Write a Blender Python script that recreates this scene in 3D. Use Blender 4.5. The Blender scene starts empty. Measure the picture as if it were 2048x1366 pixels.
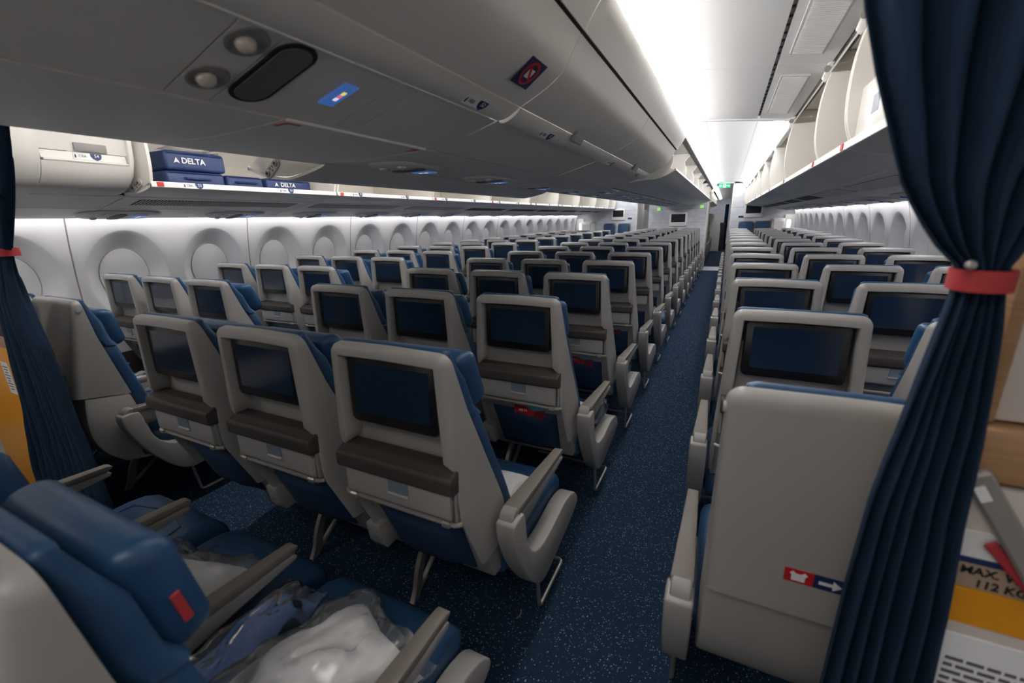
import bpy, bmesh, math, random
from mathutils import Vector, Matrix, noise as mnoise

# ------------------------------------------------------------------ camera, world, lights, exposure
scene = bpy.context.scene
COL = scene.collection
random.seed(7)

FPX, YAW, PITCH, ROLL = 863.47, 0.4532, -0.2753, -0.0235
cam_data = bpy.data.cameras.new('camera')
cam_data.sensor_width = 36.0
cam_data.lens = FPX / 2048 * 36.0
cam_data.clip_start = 0.02
cam_data.dof.use_dof = True
cam_data.dof.focus_distance = 4.0
cam_data.dof.aperture_fstop = 3.2
cam = bpy.data.objects.new('camera', cam_data)
COL.objects.link(cam)
_f = Vector((-math.sin(YAW) * math.cos(PITCH), math.cos(YAW) * math.cos(PITCH), math.sin(PITCH)))
_r0 = Vector((math.cos(YAW), math.sin(YAW), 0)); _u0 = _r0.cross(_f)
_r = _r0 * math.cos(ROLL) + _u0 * math.sin(ROLL)
_u = -_r0 * math.sin(ROLL) + _u0 * math.cos(ROLL)
cam.matrix_world = Matrix(((_r.x, _u.x, -_f.x, 1.2792), (_r.y, _u.y, -_f.y, 0.0), (_r.z, _u.z, -_f.z, 1.4792), (0, 0, 0, 1)))
scene.camera = cam

world = bpy.data.worlds.new('world')
scene.world = world
world.use_nodes = True
world.node_tree.nodes['Background'].inputs[0].default_value = (0.80, 0.86, 1.0, 1)
world.node_tree.nodes['Background'].inputs[1].default_value = 0.05

scene.view_settings.view_transform = 'Standard'
scene.view_settings.look = 'None'
scene.view_settings.exposure = 0.0
scene.view_settings.gamma = 1.0
scene.view_settings.use_curve_mapping = False
scene.cycles.transparent_max_bounces = 24

COVE_NEAR = 38.0      # cove strips over the aisles, aft section
COVE_FAR = 11.0       # cove strips, forward section
WASH = 10.0            # strips above the side walls
AFT_FILL = 5.0          # fill lamps added out of view behind the camera, watts each
for gx in (1.05, -1.05):
    la = bpy.data.lights.new('aft_fill_lamp', 'AREA'); la.shape = 'RECTANGLE'; la.size = .55; la.size_y = .35; la.energy = AFT_FILL; la.color = (1.0, .96, .92)
    lo = bpy.data.objects.new('aft_fill_lamp', la); COL.objects.link(lo); lo.location = (gx, -.40, 2.13); lo.rotation_euler = (math.radians(22), 0, 0)
la = bpy.data.lights.new('low_fill_lamp', 'AREA'); la.shape = 'RECTANGLE'; la.size = 3.0; la.size_y = .4; la.energy = 9.5; la.color = (1.0, .96, .92)  # added unseen low fill, lifts bin undersides and near seat backs
lo = bpy.data.objects.new('low_fill_lamp', la); COL.objects.link(lo); lo.location = (0, -1.9, 1.15); lo.rotation_euler = (math.radians(112), 0, 0)

# ------------------------------------------------------------------ materials
def lin(c):
    return tuple(((v / 255) / 12.92 if v / 255 <= .04045 else ((v / 255 + .055) / 1.055) ** 2.4) for v in c)

def mat(name, rgb, rough=.5, metal=0, bump=0, bscale=200, spec=.5, var=0.0, vscale=6, emit=None, estr=0, coat=0, trans=0, alpha=1):
    m = bpy.data.materials.new(name); m.use_nodes = True
    nt = m.node_tree; b = nt.nodes['Principled BSDF']
    c = lin(rgb) + (1,)
    b.inputs['Base Color'].default_value = c
    b.inputs['Roughness'].default_value = rough
    b.inputs['Metallic'].default_value = metal
    b.inputs['Specular IOR Level'].default_value = spec
    if coat: b.inputs['Coat Weight'].default_value = coat
    if trans: b.inputs['Transmission Weight'].default_value = trans
    if alpha < 1: b.inputs['Alpha'].default_value = alpha
    if emit:
        b.inputs['Emission Color'].default_value = lin(emit) + (1,)
        b.inputs['Emission Strength'].default_value = estr
    if bump or var:
        tc = nt.nodes.new('ShaderNodeTexCoord')
    if var:
        n = nt.nodes.new('ShaderNodeTexNoise'); n.inputs['Scale'].default_value = vscale; n.inputs['Detail'].default_value = 4
        nt.links.new(tc.outputs['Object'], n.inputs['Vector'])
        mx = nt.nodes.new('ShaderNodeMix'); mx.data_type = 'RGBA'
        mx.inputs[6].default_value = tuple(v * (1 - var) for v in c[:3]) + (1,)
        mx.inputs[7].default_value = tuple(min(1, v * (1 + var)) for v in c[:3]) + (1,)
        nt.links.new(n.outputs['Fac'], mx.inputs[0]); nt.links.new(mx.outputs[2], b.inputs['Base Color'])
    if bump:
        n2 = nt.nodes.new('ShaderNodeTexNoise'); n2.inputs['Scale'].default_value = bscale; n2.inputs['Detail'].default_value = 3
        nt.links.new(tc.outputs['Object'], n2.inputs['Vector'])
        bp = nt.nodes.new('ShaderNodeBump'); bp.inputs['Strength'].default_value = bump; bp.inputs['Distance'].default_value = .002
        nt.links.new(n2.outputs['Fac'], bp.inputs['Height']); nt.links.new(bp.outputs['Normal'], b.inputs['Normal'])
    return m

M = dict(
    shell=mat('seat_shell_plastic', (163, 160, 156), .36, bump=.05, bscale=600, var=.03),
    shell2=mat('seat_trim_plastic', (146, 144, 142), .42, bump=.05, bscale=600),
    recess=mat('seat_recess_plastic', (140, 137, 134), .5),
    band=mat('literature_pocket_vinyl', (66, 61, 58), .6, bump=.15, bscale=400),
    pad=mat('armrest_pad', (122, 114, 107), .55, bump=.15, bscale=300),
    leather=mat('blue_leather', (36, 72, 108), .42, bump=.25, bscale=160, var=.08, vscale=20),
    leather2=mat('blue_leather_headrest', (38, 75, 112), .38, bump=.25, bscale=160, var=.08, vscale=20),
    pocket=mat('blue_pocket_fabric', (24, 54, 88), .8, bump=.3, bscale=300),
    bezel=mat('monitor_bezel', (20, 20, 23), .3),
    glass=mat('monitor_glass', (28, 44, 66), .12, spec=.6),
    metal=mat('brushed_aluminium', (176, 172, 166), .35, metal=.7),
    metal2=mat('grey_painted_metal', (150, 146, 140), .45, metal=.2),
    latch=mat('tray_latch_blue_grey', (120, 132, 146), .45),
    strap=mat('dark_strap', (40, 38, 40), .7),
    red=mat('red_fabric', (178, 52, 58), .7, bump=.3, bscale=500),
    redp=mat('red_print', (190, 28, 34), .5),
    cyan=mat('light_blue_print', (96, 178, 205), .5),
    maroon=mat('dark_red_print', (120, 18, 28), .5),
    white=mat('white_print', (235, 235, 235), .5),
    navy=mat('navy_print', (22, 44, 92), .5),
    green=mat('green_print', (20, 130, 80), .5),
    bin=mat('bin_plastic', (230, 226, 219), .42, bump=.06, bscale=500, var=.02),
    binin=mat('bin_interior', (236, 231, 222), .5, var=.02),
    lip=mat('bin_lip_white', (240, 238, 232), .35),
    gap=mat('dark_gap', (34, 30, 28), .7),
    vent=mat('vent_dark', (40, 38, 38), .6),
    wall=mat('sidewall_panel', (226, 224, 222), .5, bump=.04, bscale=300),
    shade=mat('window_shade', (228, 226, 224), .45),
    dado=mat('dado_dark', (58, 52, 56), .7, bump=.3, bscale=300),
    ceil=mat('ceiling_panel', (238, 238, 238), .5),
    louver=mat('louver_grey', (205, 203, 200), .5),
    bulk=None, carpet=None, curtain=None,
    plate=mat('steel_threshold', (150, 155, 160), .4, metal=.6, var=.1, vscale=20),
    bag=mat('navy_bag_nylon', (36, 58, 104), .55, bump=.5, bscale=120),
    clear=None,
    pillow=mat('white_pillow', (244, 243, 242), .7, bump=.2, bscale=90),
    blanket=mat('blue_blanket', (86, 124, 184), .85, bump=.5, bscale=150),
    orange=mat('amber_panel', (226, 152, 22), .45),
    tan=mat('tan_strip', (168, 146, 122), .5),
    beige=mat('beige_panel', (206, 196, 188), .5),
    wood=None,
    black=mat('black_text', (26, 24, 24), .6),
    greytext=mat('grey_text', (95, 92, 95), .6),
    blue_screen=mat('service_display', (30, 90, 190), .3, emit=(70, 112, 180), estr=.5),
    yellow_ic=mat('display_yellow', (230, 220, 80), .3, emit=(235, 225, 110), estr=.8),
    pink_ic=mat('display_pink', (225, 90, 130), .3, emit=(225, 110, 150), estr=.8),
    white_ic=mat('display_white', (225, 225, 240), .3, emit=(230, 230, 245), estr=.8),
    exitg=mat('exit_sign_green', (0, 150, 100), .4, emit=(20, 165, 115), estr=.7),
    lavg=mat('lavatory_sign_green', (120, 240, 60), .4, emit=(140, 245, 80), estr=1.0),
    cove=mat('cove_light_near', (255, 255, 255), .5, emit=(255, 252, 250), estr=COVE_NEAR),
    cove2=mat('cove_light_far', (255, 255, 255), .5, emit=(252, 252, 255), estr=COVE_FAR),
    wash=mat('wall_wash_light', (255, 255, 255), .5, emit=(252, 250, 255), estr=WASH),
    daylight=mat('door_daylight', (240, 248, 255), .5, emit=(205, 225, 250), estr=1.0),
    blackfab=mat('dark_seat_fabric', (36, 38, 44), .7),
    speaker=mat('speaker_grille', (112, 106, 104), .6, bump=.8, bscale=900),
    lens=mat('reading_light_lens', (215, 205, 192), .25, spec=.8),
    drum=mat('latch_mechanism', (196, 190, 184), .4),
)

def node_mat(name):
    m = bpy.data.materials.new(name); m.use_nodes = True
    return m, m.node_tree, m.node_tree.nodes['Principled BSDF']

# carpet: navy pile with pale flecks
m, nt, b = node_mat('carpet')
tc = nt.nodes.new('ShaderNodeTexCoord')
vo = nt.nodes.new('ShaderNodeTexVoronoi'); vo.inputs['Scale'].default_value = 125
nt.links.new(tc.outputs['Object'], vo.inputs['Vector'])
lt = nt.nodes.new('ShaderNodeMapRange'); lt.inputs['From Min'].default_value = .20; lt.inputs['From Max'].default_value = .30
lt.inputs['To Min'].default_value = 1; lt.inputs['To Max'].default_value = 0
nt.links.new(vo.outputs['Distance'], lt.inputs['Value'])
sep = nt.nodes.new('ShaderNodeSeparateColor'); nt.links.new(vo.outputs['Color'], sep.inputs[0])
pick = nt.nodes.new('ShaderNodeMapRange'); pick.inputs['From Min'].default_value = .38; pick.inputs['From Max'].default_value = 1.0
nt.links.new(sep.outputs[0], pick.inputs['Value'])
mul = nt.nodes.new('ShaderNodeMath'); mul.operation = 'MULTIPLY'
nt.links.new(lt.outputs['Result'], mul.inputs[0]); nt.links.new(pick.outputs['Result'], mul.inputs[1])
n1 = nt.nodes.new('ShaderNodeTexNoise'); n1.inputs['Scale'].default_value = 300
nt.links.new(tc.outputs['Object'], n1.inputs['Vector'])
base = nt.nodes.new('ShaderNodeMix'); base.data_type = 'RGBA'
base.inputs[6].default_value = lin((24, 42, 62)) + (1,); base.inputs[7].default_value = lin((38, 60, 84)) + (1,)
nt.links.new(n1.outputs['Fac'], base.inputs[0])
mx = nt.nodes.new('ShaderNodeMix'); mx.data_type = 'RGBA'; mx.inputs[7].default_value = lin((190, 193, 197)) + (1,)
nt.links.new(mul.outputs[0], mx.inputs[0]); nt.links.new(base.outputs[2], mx.inputs[6])
nt.links.new(mx.outputs[2], b.inputs['Base Color']); b.inputs['Roughness'].default_value = .95; b.inputs['Specular IOR Level'].default_value = .1
bp = nt.nodes.new('ShaderNodeBump'); bp.inputs['Strength'].default_value = .5; bp.inputs['Distance'].default_value = .003
nt.links.new(n1.outputs['Fac'], bp.inputs['Height']); nt.links.new(bp.outputs['Normal'], b.inputs['Normal'])
M['carpet'] = m

# curtain: dark blue weave with vertical thread streaks
m, nt, b = node_mat('curtain')
tc = nt.nodes.new('ShaderNodeTexCoord')
mp = nt.nodes.new('ShaderNodeMapping'); mp.inputs['Scale'].default_value = (260, 260, 9)
nt.links.new(tc.outputs['Object'], mp.inputs['Vector'])
n1 = nt.nodes.new('ShaderNodeTexNoise'); n1.inputs['Scale'].default_value = 1; n1.inputs['Detail'].default_value = 3
nt.links.new(mp.outputs['Vector'], n1.inputs['Vector'])
mx = nt.nodes.new('ShaderNodeMix'); mx.data_type = 'RGBA'
mx.inputs[6].default_value = lin((18, 33, 50)) + (1,); mx.inputs[7].default_value = lin((42, 63, 88)) + (1,)
nt.links.new(n1.outputs['Fac'], mx.inputs[0]); nt.links.new(mx.outputs[2], b.inputs['Base Color'])
b.inputs['Roughness'].default_value = .8; b.inputs['Sheen Weight'].default_value = 0; b.inputs['Specular IOR Level'].default_value = .15
bp = nt.nodes.new('ShaderNodeBump'); bp.inputs['Strength'].default_value = .4; bp.inputs['Distance'].default_value = .002
nt.links.new(n1.outputs['Fac'], bp.inputs['Height']); nt.links.new(bp.outputs['Normal'], b.inputs['Normal'])
M['curtain'] = m

# bulkhead laminate: pale grey, faint quilted pattern
m, nt, b = node_mat('bulkhead_laminate')
tc = nt.nodes.new('ShaderNodeTexCoord')
vo = nt.nodes.new('ShaderNodeTexVoronoi'); vo.inputs['Scale'].default_value = 6
mp = nt.nodes.new('ShaderNodeMapping'); mp.inputs['Scale'].default_value = (1, 1, 1.6)
nt.links.new(tc.outputs['Object'], mp.inputs['Vector']); nt.links.new(mp.outputs['Vector'], vo.inputs['Vector'])
mx = nt.nodes.new('ShaderNodeMix'); mx.data_type = 'RGBA'
mx.inputs[6].default_value = lin((224, 224, 228)) + (1,); mx.inputs[7].default_value = lin((202, 203, 210)) + (1,)
nt.links.new(vo.outputs['Distance'], mx.inputs[0]); nt.links.new(mx.outputs[2], b.inputs['Base Color'])
b.inputs['Roughness'].default_value = .5
M['bulk'] = m

# wood veneer
m, nt, b = node_mat('wood_veneer')
tc = nt.nodes.new('ShaderNodeTexCoord')
mp = nt.nodes.new('ShaderNodeMapping'); mp.inputs['Scale'].default_value = (3, 3, 60)
nt.links.new(tc.outputs['Object'], mp.inputs['Vector'])
n1 = nt.nodes.new('ShaderNodeTexNoise'); n1.inputs['Scale'].default_value = 2; n1.inputs['Detail'].default_value = 6
nt.links.new(mp.outputs['Vector'], n1.inputs['Vector'])
mx = nt.nodes.new('ShaderNodeMix'); mx.data_type = 'RGBA'
mx.inputs[6].default_value = lin((140, 100, 66)) + (1,); mx.inputs[7].default_value = lin((190, 152, 112)) + (1,)
nt.links.new(n1.outputs['Fac'], mx.inputs[0]); nt.links.new(mx.outputs[2], b.inputs['Base Color']); b.inputs['Roughness'].default_value = .45
M['wood'] = m

# clear plastic film
m, nt, b = node_mat('clear_film')
nt.nodes.remove(b)
out = nt.nodes['Material Output']
tr = nt.nodes.new('ShaderNodeBsdfTransparent'); gl = nt.nodes.new('ShaderNodeBsdfGlossy'); gl.inputs['Roughness'].default_value = .2
df = nt.nodes.new('ShaderNodeBsdfDiffuse'); df.inputs[0].default_value = (.85, .88, .92, 1)
ly = nt.nodes.new('ShaderNodeLayerWeight'); ly.inputs[0].default_value = .25
ms = nt.nodes.new('ShaderNodeMixShader'); ms2 = nt.nodes.new('ShaderNodeMixShader'); ms2.inputs[0].default_value = .08
ad = nt.nodes.new('ShaderNodeMath'); ad.operation = 'ADD'; ad.inputs[1].default_value = .04; ad.use_clamp = True
nt.links.new(ly.outputs['Fresnel'], ad.inputs[0]); nt.links.new(ad.outputs[0], ms.inputs[0])
nt.links.new(tr.outputs[0], ms2.inputs[1]); nt.links.new(df.outputs[0], ms2.inputs[2])
nt.links.new(ms2.outputs[0], ms.inputs[1]); nt.links.new(gl.outputs[0], ms.inputs[2]); nt.links.new(ms.outputs[0], out.inputs[0])
M['clear'] = m

# ------------------------------------------------------------------ mesh helpers
def mesh_of(name, bm, material, smooth=35):
    bmesh.ops.recalc_face_normals(bm, faces=bm.faces)
    me = bpy.data.meshes.new(name)
    for f in bm.faces: f.smooth = True
    bm.to_mesh(me); bm.free()
    me.set_sharp_from_angle(angle=math.radians(smooth))
    if material: me.materials.append(M[material] if isinstance(material, str) else material)
    return me

def link(name, me, parent=None, loc=None, rot=None):
    o = bpy.data.objects.new(name, me)
    COL.objects.link(o)
    if parent: o.parent = parent
    if loc: o.location = loc
    if rot: o.rotation_euler = rot
    return o

def empty(name, loc=(0, 0, 0), rotz=0):
    o = bpy.data.objects.new(name, None); COL.objects.link(o)
    o.location = loc; o.rotation_euler = (0, 0, rotz); o.empty_display_size = .1
    return o

def tag(o, label=None, cat=None, group=None, kind=None):
    if label: o['label'] = label
    if cat: o['category'] = cat
    if group: o['group'] = group
    if kind: o['kind'] = kind
    return o

def rbox(sx, sy, sz, r=0, seg=2, c=(0, 0, 0), bm=None):
    nb = bmesh.new()
    bmesh.ops.create_cube(nb, size=1)
    for v in nb.verts: v.co = Vector((v.co.x * sx, v.co.y * sy, v.co.z * sz))
    if r: bmesh.ops.bevel(nb, geom=nb.edges[:], offset=r, segments=seg, affect='EDGES', profile=.5)
    for v in nb.verts: v.co += Vector(c)
    return merge(bm, nb)

def merge(bm, nb):
    if bm is None: return nb
    tmp = bpy.data.meshes.new('tmp'); nb.to_mesh(tmp); nb.free(); bm.from_mesh(tmp); bpy.data.meshes.remove(tmp)
    return bm

def prism(poly, axis, a, b, r=0, seg=2, bm=None):
    """polygon extruded along an axis; poly gives the two other coordinates in order"""
    nb = bmesh.new()
    def P(q, t):
        if axis == 'x': return Vector((t, q[0], q[1]))
        if axis == 'y': return Vector((q[0], t, q[1]))
        return Vector((q[0], q[1], t))
    va = [nb.verts.new(P(q, a)) for q in poly]; vb = [nb.verts.new(P(q, b)) for q in poly]
    n = len(poly)
    nb.faces.new(va); nb.faces.new(vb[::-1])
    for i in range(n): nb.faces.new((va[i], va[(i + 1) % n], vb[(i + 1) % n], vb[i]))
    bmesh.ops.recalc_face_normals(nb, faces=nb.faces)
    if r:
        es = [e for e in nb.edges if e.calc_face_angle(0) > math.radians(28)]
        bmesh.ops.bevel(nb, geom=es, offset=r, segments=seg, affect='EDGES', profile=.5, clamp_overlap=True)
    return merge(bm, nb)

def loft(rings, bm=None, closed=True, caps=True):
    nb = bmesh.new()
    R = [[nb.verts.new(Vector(p)) for p in ring] for ring in rings]
    n = len(R[0])
    for i in range(len(R) - 1):
        for j in range(n if closed else n - 1):
            k = (j + 1) % n
            nb.faces.new((R[i][j], R[i][k], R[i + 1][k], R[i + 1][j]))
    if caps and closed:
        nb.faces.new(R[0]); nb.faces.new(R[-1][::-1])
    return merge(bm, nb)

def tube(path, r, n=8, bm=None, closed=False):
    pts = [Vector(p) for p in path]; rings = []
    m = len(pts)
    for i, p in enumerate(pts):
        if closed: t = (pts[(i + 1) % m] - pts[i - 1]).normalized()
        else: t = (pts[min(i + 1, m - 1)] - pts[max(i - 1, 0)]).normalized()
        a = Vector((0, 0, 1)) if abs(t.z) < .9 else Vector((1, 0, 0))
        u = t.cross(a).normalized(); w = t.cross(u).normalized()
        rr = r[i] if isinstance(r, (list, tuple)) else r
        rings.append([p + (u * math.cos(2 * math.pi * k / n) + w * math.sin(2 * math.pi * k / n)) * rr for k in range(n)])
    if closed: rings.append(rings[0][:])
    b2 = loft(rings, None, True, not closed)
    if closed: bmesh.ops.remove_doubles(b2, verts=b2.verts, dist=1e-6)
    return merge(bm, b2)

def rrect(w, h, r, n=4):
    pts = []
    for cx, cy, a0 in ((w / 2 - r, h / 2 - r, 0), (-w / 2 + r, h / 2 - r, 90), (-w / 2 + r, -h / 2 + r, 180), (w / 2 - r, -h / 2 + r, 270)):
        for k in range(n + 1):
            a = math.radians(a0 + 90 * k / n); pts.append((cx + r * math.cos(a), cy + r * math.sin(a)))
    return pts

def plate(w, h, d, r=.004, axis='y', bev=0):
    """rounded plate, w along x, h along z, thickness d along y, centred"""
    return prism(rrect(w, h, min(r, w / 2 - 1e-4, h / 2 - 1e-4)), axis, -d / 2, d / 2, bev)

def frame_matrix(o, xd, yd):
    x = Vector(xd).normalized(); y = Vector(yd); y = (y - x * y.dot(x)).normalized(); z = x.cross(y)
    return Matrix(((x.x, y.x, z.x, o[0]), (x.y, y.y, z.y, o[1]), (x.z, y.z, z.z, o[2]), (0, 0, 0, 1)))

_text_cache = {}
def text(name, s, size, o, xd, yd, material, parent=None, align='CENTER', bold=.0, ext=.0004):
    key = (s, size, align, bold, material)
    if key not in _text_cache:
        cu = bpy.data.curves.new('txt', 'FONT'); cu.body = s; cu.size = size; cu.align_x = align; cu.align_y = 'CENTER'
        cu.extrude = ext; cu.offset = bold; cu.resolution_u = 3
        to = bpy.data.objects.new('txt', cu); COL.objects.link(to)
        dg = bpy.context.evaluated_depsgraph_get()
        me = bpy.data.meshes.new_from_object(to.evaluated_get(dg)); me.name = 'lettering'
        bpy.data.objects.remove(to); bpy.data.curves.remove(cu)
        me.materials.clear(); me.materials.append(M[material]); _text_cache[key] = me
    ob = link(name, _text_cache[key], parent); ob.matrix_local = frame_matrix(o, xd, yd)
    return ob

def flat(name, pts, d, o, xd, yd, material, parent=None, me=None):
    """small flat printed shape: polygon pts in the (xd, yd) plane, thickness d"""
    me = me or mesh_of(name, prism(pts, 'z', 0, d), material)
    ob = link(name, me, parent); ob.matrix_local = frame_matrix(o, xd, yd)
    return ob

def lerp(a, b, t): return a + (b - a) * t
def interp(tab, z):
    if z <= tab[0][0]: return tab[0][1]
    for (a, va), (b, vb) in zip(tab, tab[1:]):
        if z <= b: return lerp(va, vb, (z - a) / (b - a))
    return tab[-1][1]
def smoothstep(t):
    t = max(0, min(1, t)); return t * t * (3 - 2 * t)

# ------------------------------------------------------------------ floor
bm = bmesh.new()
for x0, x1, y0, y1 in ((-3.1, 3.1, -2.5, 13.15), (-3.1, 3.1, 14.15, 26)):
    vs = [bm.verts.new(p) for p in ((x0, y0, 0), (x1, y0, 0), (x1, y1, 0), (x0, y1, 0))]; bm.faces.new(vs)
vs = [bm.verts.new(p) for p in ((-3.1, 13.15, -.002), (3.1, 13.15, -.002), (3.1, 14.15, -.002), (-3.1, 14.15, -.002))]; bm.faces.new(vs)
bmesh.ops.remove_doubles(bm, verts=bm.verts, dist=.0001)
floor = tag(link('floor', mesh_of('floor', bm, 'carpet')), 'navy blue carpet with pale flecks running down both aisles', kind='structure')
for nm, xx in (('trim_1', 1.03), ('trim_2', -1.03)):
    tag(link(nm, mesh_of('threshold', rbox(.52, 1.0, .006, .002, 1, (xx, 13.65, .003)), 'plate')), 'bare steel floor plate across the %s aisle at the partition' % ('right' if xx > 0 else 'left'), kind='structure')

# ------------------------------------------------------------------ side walls with window funnels
WP = 0.641
XW = [(0, 2.80), (.25, 2.825), (.55, 2.835), (.9, 2.838), (1.15, 2.825), (1.4, 2.79), (1.62, 2.735), (1.8, 2.67)]
def wall_x(z): return interp(XW, z)
def window_cell():
    """one window bay: rectangle with an oval funnel running back to the shade"""
    bm = bmesh.new(); N = 48; hw = WP / 2; z0, z1, zc = .34, 1.64, 1.13
    ang = [2 * math.pi * k / N for k in range(N)]
    for cx, cz in ((hw, z1 - zc), (-hw, z1 - zc), (-hw, z0 - zc), (hw, z0 - zc)):      # snap one sample to each corner
        ca = math.atan2(cz, cx) % (2 * math.pi)
        k = min(range(N), key=lambda i: abs(ang[i] - ca)); ang[k] = ca
    def rect(a):
        c, s = math.cos(a), math.sin(a)
        tx = hw / abs(c) if abs(c) > 1e-6 else 1e9
        tz = ((z1 - zc) if s > 0 else (zc - z0)) / abs(s) if abs(s) > 1e-6 else 1e9
        t = min(tx, tz); return c * t, s * t
    def oval(a, rx, rz): return rx * math.cos(a), rz * math.sin(a)
    spec = [(.268, .345, 0), (.258, .333, .004), (.238, .308, .022), (.206, .268, .055), (.170, .222, .085), (.160, .210, .092), (.156, .206, .092)]
    rings = []
    rr = [rect(a) for a in ang]
    oo = [oval(a, *spec[0][:2]) for a in ang]
    for t in (0, .33, .66):
        rings.append([((lerp(r[0], o[0], t)), lerp(r[1], o[1], t), 0) for r, o in zip(rr, oo)])
    for rx, rz, d in spec:
        rings.append([(*oval(a, rx, rz), d) for a in ang])
    R = [[bm.verts.new((wall_x(zc + q[1]) + q[2], q[0], zc + q[1])) for q in ring] for ring in rings]
    for i in range(len(R) - 1):
        for j in range(N):
            k = (j + 1) % N; bm.faces.new((R[i][j], R[i][k], R[i + 1][k], R[i + 1][j]))
    return bm
def shade_mesh():
    N = 48; zc = 1.13; rings = []
    for t, d in ((1.0, .090), (.985, .084), (.93, .082), (.5, .082), (.05, .082)):
        rings.append([(wall_x(zc + .208 * t * math.sin(a)) + d, .160 * t * math.cos(a), zc + .208 * t * math.sin(a)) for a in [2 * math.pi * k / N for k in range(N)]])
    b = loft(rings, caps=False)
    b.faces.new([v for v in b.verts[-N:]])
    return b
def flipx(me):
    m2 = me.copy()
    for v in m2.vertices: v.co.x *= -1
    m2.flip_normals(); return m2

cell = window_cell()
me_cell = mesh_of('window_panel', cell, 'wall', 50)
me_shade = mesh_of('window_shade', shade_mesh(), 'shade', 40)
me_seal_b = tube([(wall_x(1.13 + .207 * math.sin(a)) + .086, .158 * math.cos(a), 1.13 + .207 * math.sin(a)) for a in [2 * math.pi * k / 40 for k in range(40)]], .0025, 5, closed=True)
me_seal = mesh_of('window_seal', me_seal_b, 'recess')
me_mull = mesh_of('panel_joint', loft([[(wall_x(z) - .001, -.004, z), (wall_x(z) - .001, .004, z), (wall_x(z) + .01, .004, z), (wall_x(z) + .01, -.004, z)] for z in [.30 + i * 1.34 / 16 for i in range(17)]]), 'recess')
CELL0 = 1.745
for side, s in (('left', -1), ('right', 1)):
    # skin behind the lining, skirting and dado as the wall body
    zs = [0, .12, .25, .34]
    bm = loft([[(s * wall_x(z), -2.5, z) for z in zs] + [(s * (wall_x(z) + .05), -2.5, z) for z in zs[::-1]],
               [(s * wall_x(z), 13.1, z) for z in zs] + [(s * (wall_x(z) + .05), 13.1, z) for z in zs[::-1]]])
    w = tag(link('wall_' + side, mesh_of('wall', bm, 'wall')), 'pale grey cabin side lining with a row of oval windows, %s side' % side, kind='structure')
    zs2 = [.34 + i * .16 for i in range(9)]
    back = loft([[(s * (wall_x(z) + .12), -2.5, z) for z in zs2] + [(s * (wall_x(z) + .16), -2.5, z) for z in zs2[::-1]],
                 [(s * (wall_x(z) + .12), 13.1, z) for z in zs2] + [(s * (wall_x(z) + .16), 13.1, z) for z in zs2[::-1]]])
    link('outer_skin', mesh_of('outer_skin', back, 'wall'), w)
    mc, msd, msl, mj = (me_cell, me_shade, me_seal, me_mull) if s > 0 else tuple(flipx(q) for q in (me_cell, me_shade, me_seal, me_mull))
    for k in range(-4, 18):
        y = CELL0 + k * WP
        if y - WP / 2 > 13.0: continue
        p = link('window_panel', mc, w, (0, y, 0))
        link('window_shade', msd, p); link('window_seal', msl, p)
        if k % 2 == 0: link('panel_joint', mj, w, (0, y - WP / 2, 0))
    d = loft([[(s * (wall_x(z) - .012), -2.5, z) for z in (.30, .40, .56)] + [(s * (wall_x(z) + .01), -2.5, z) for z in (.56, .40, .30)],
              [(s * (wall_x(z) - .012), 13.1, z) for z in (.30, .40, .56)] + [(s * (wall_x(z) + .01), 13.1, z) for z in (.56, .40, .30)]])
    tag(link('baseboard_' + side, mesh_of('dado', d, 'dado')), 'dark charcoal dado strip low on the %s side wall' % side, kind='structure')

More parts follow.
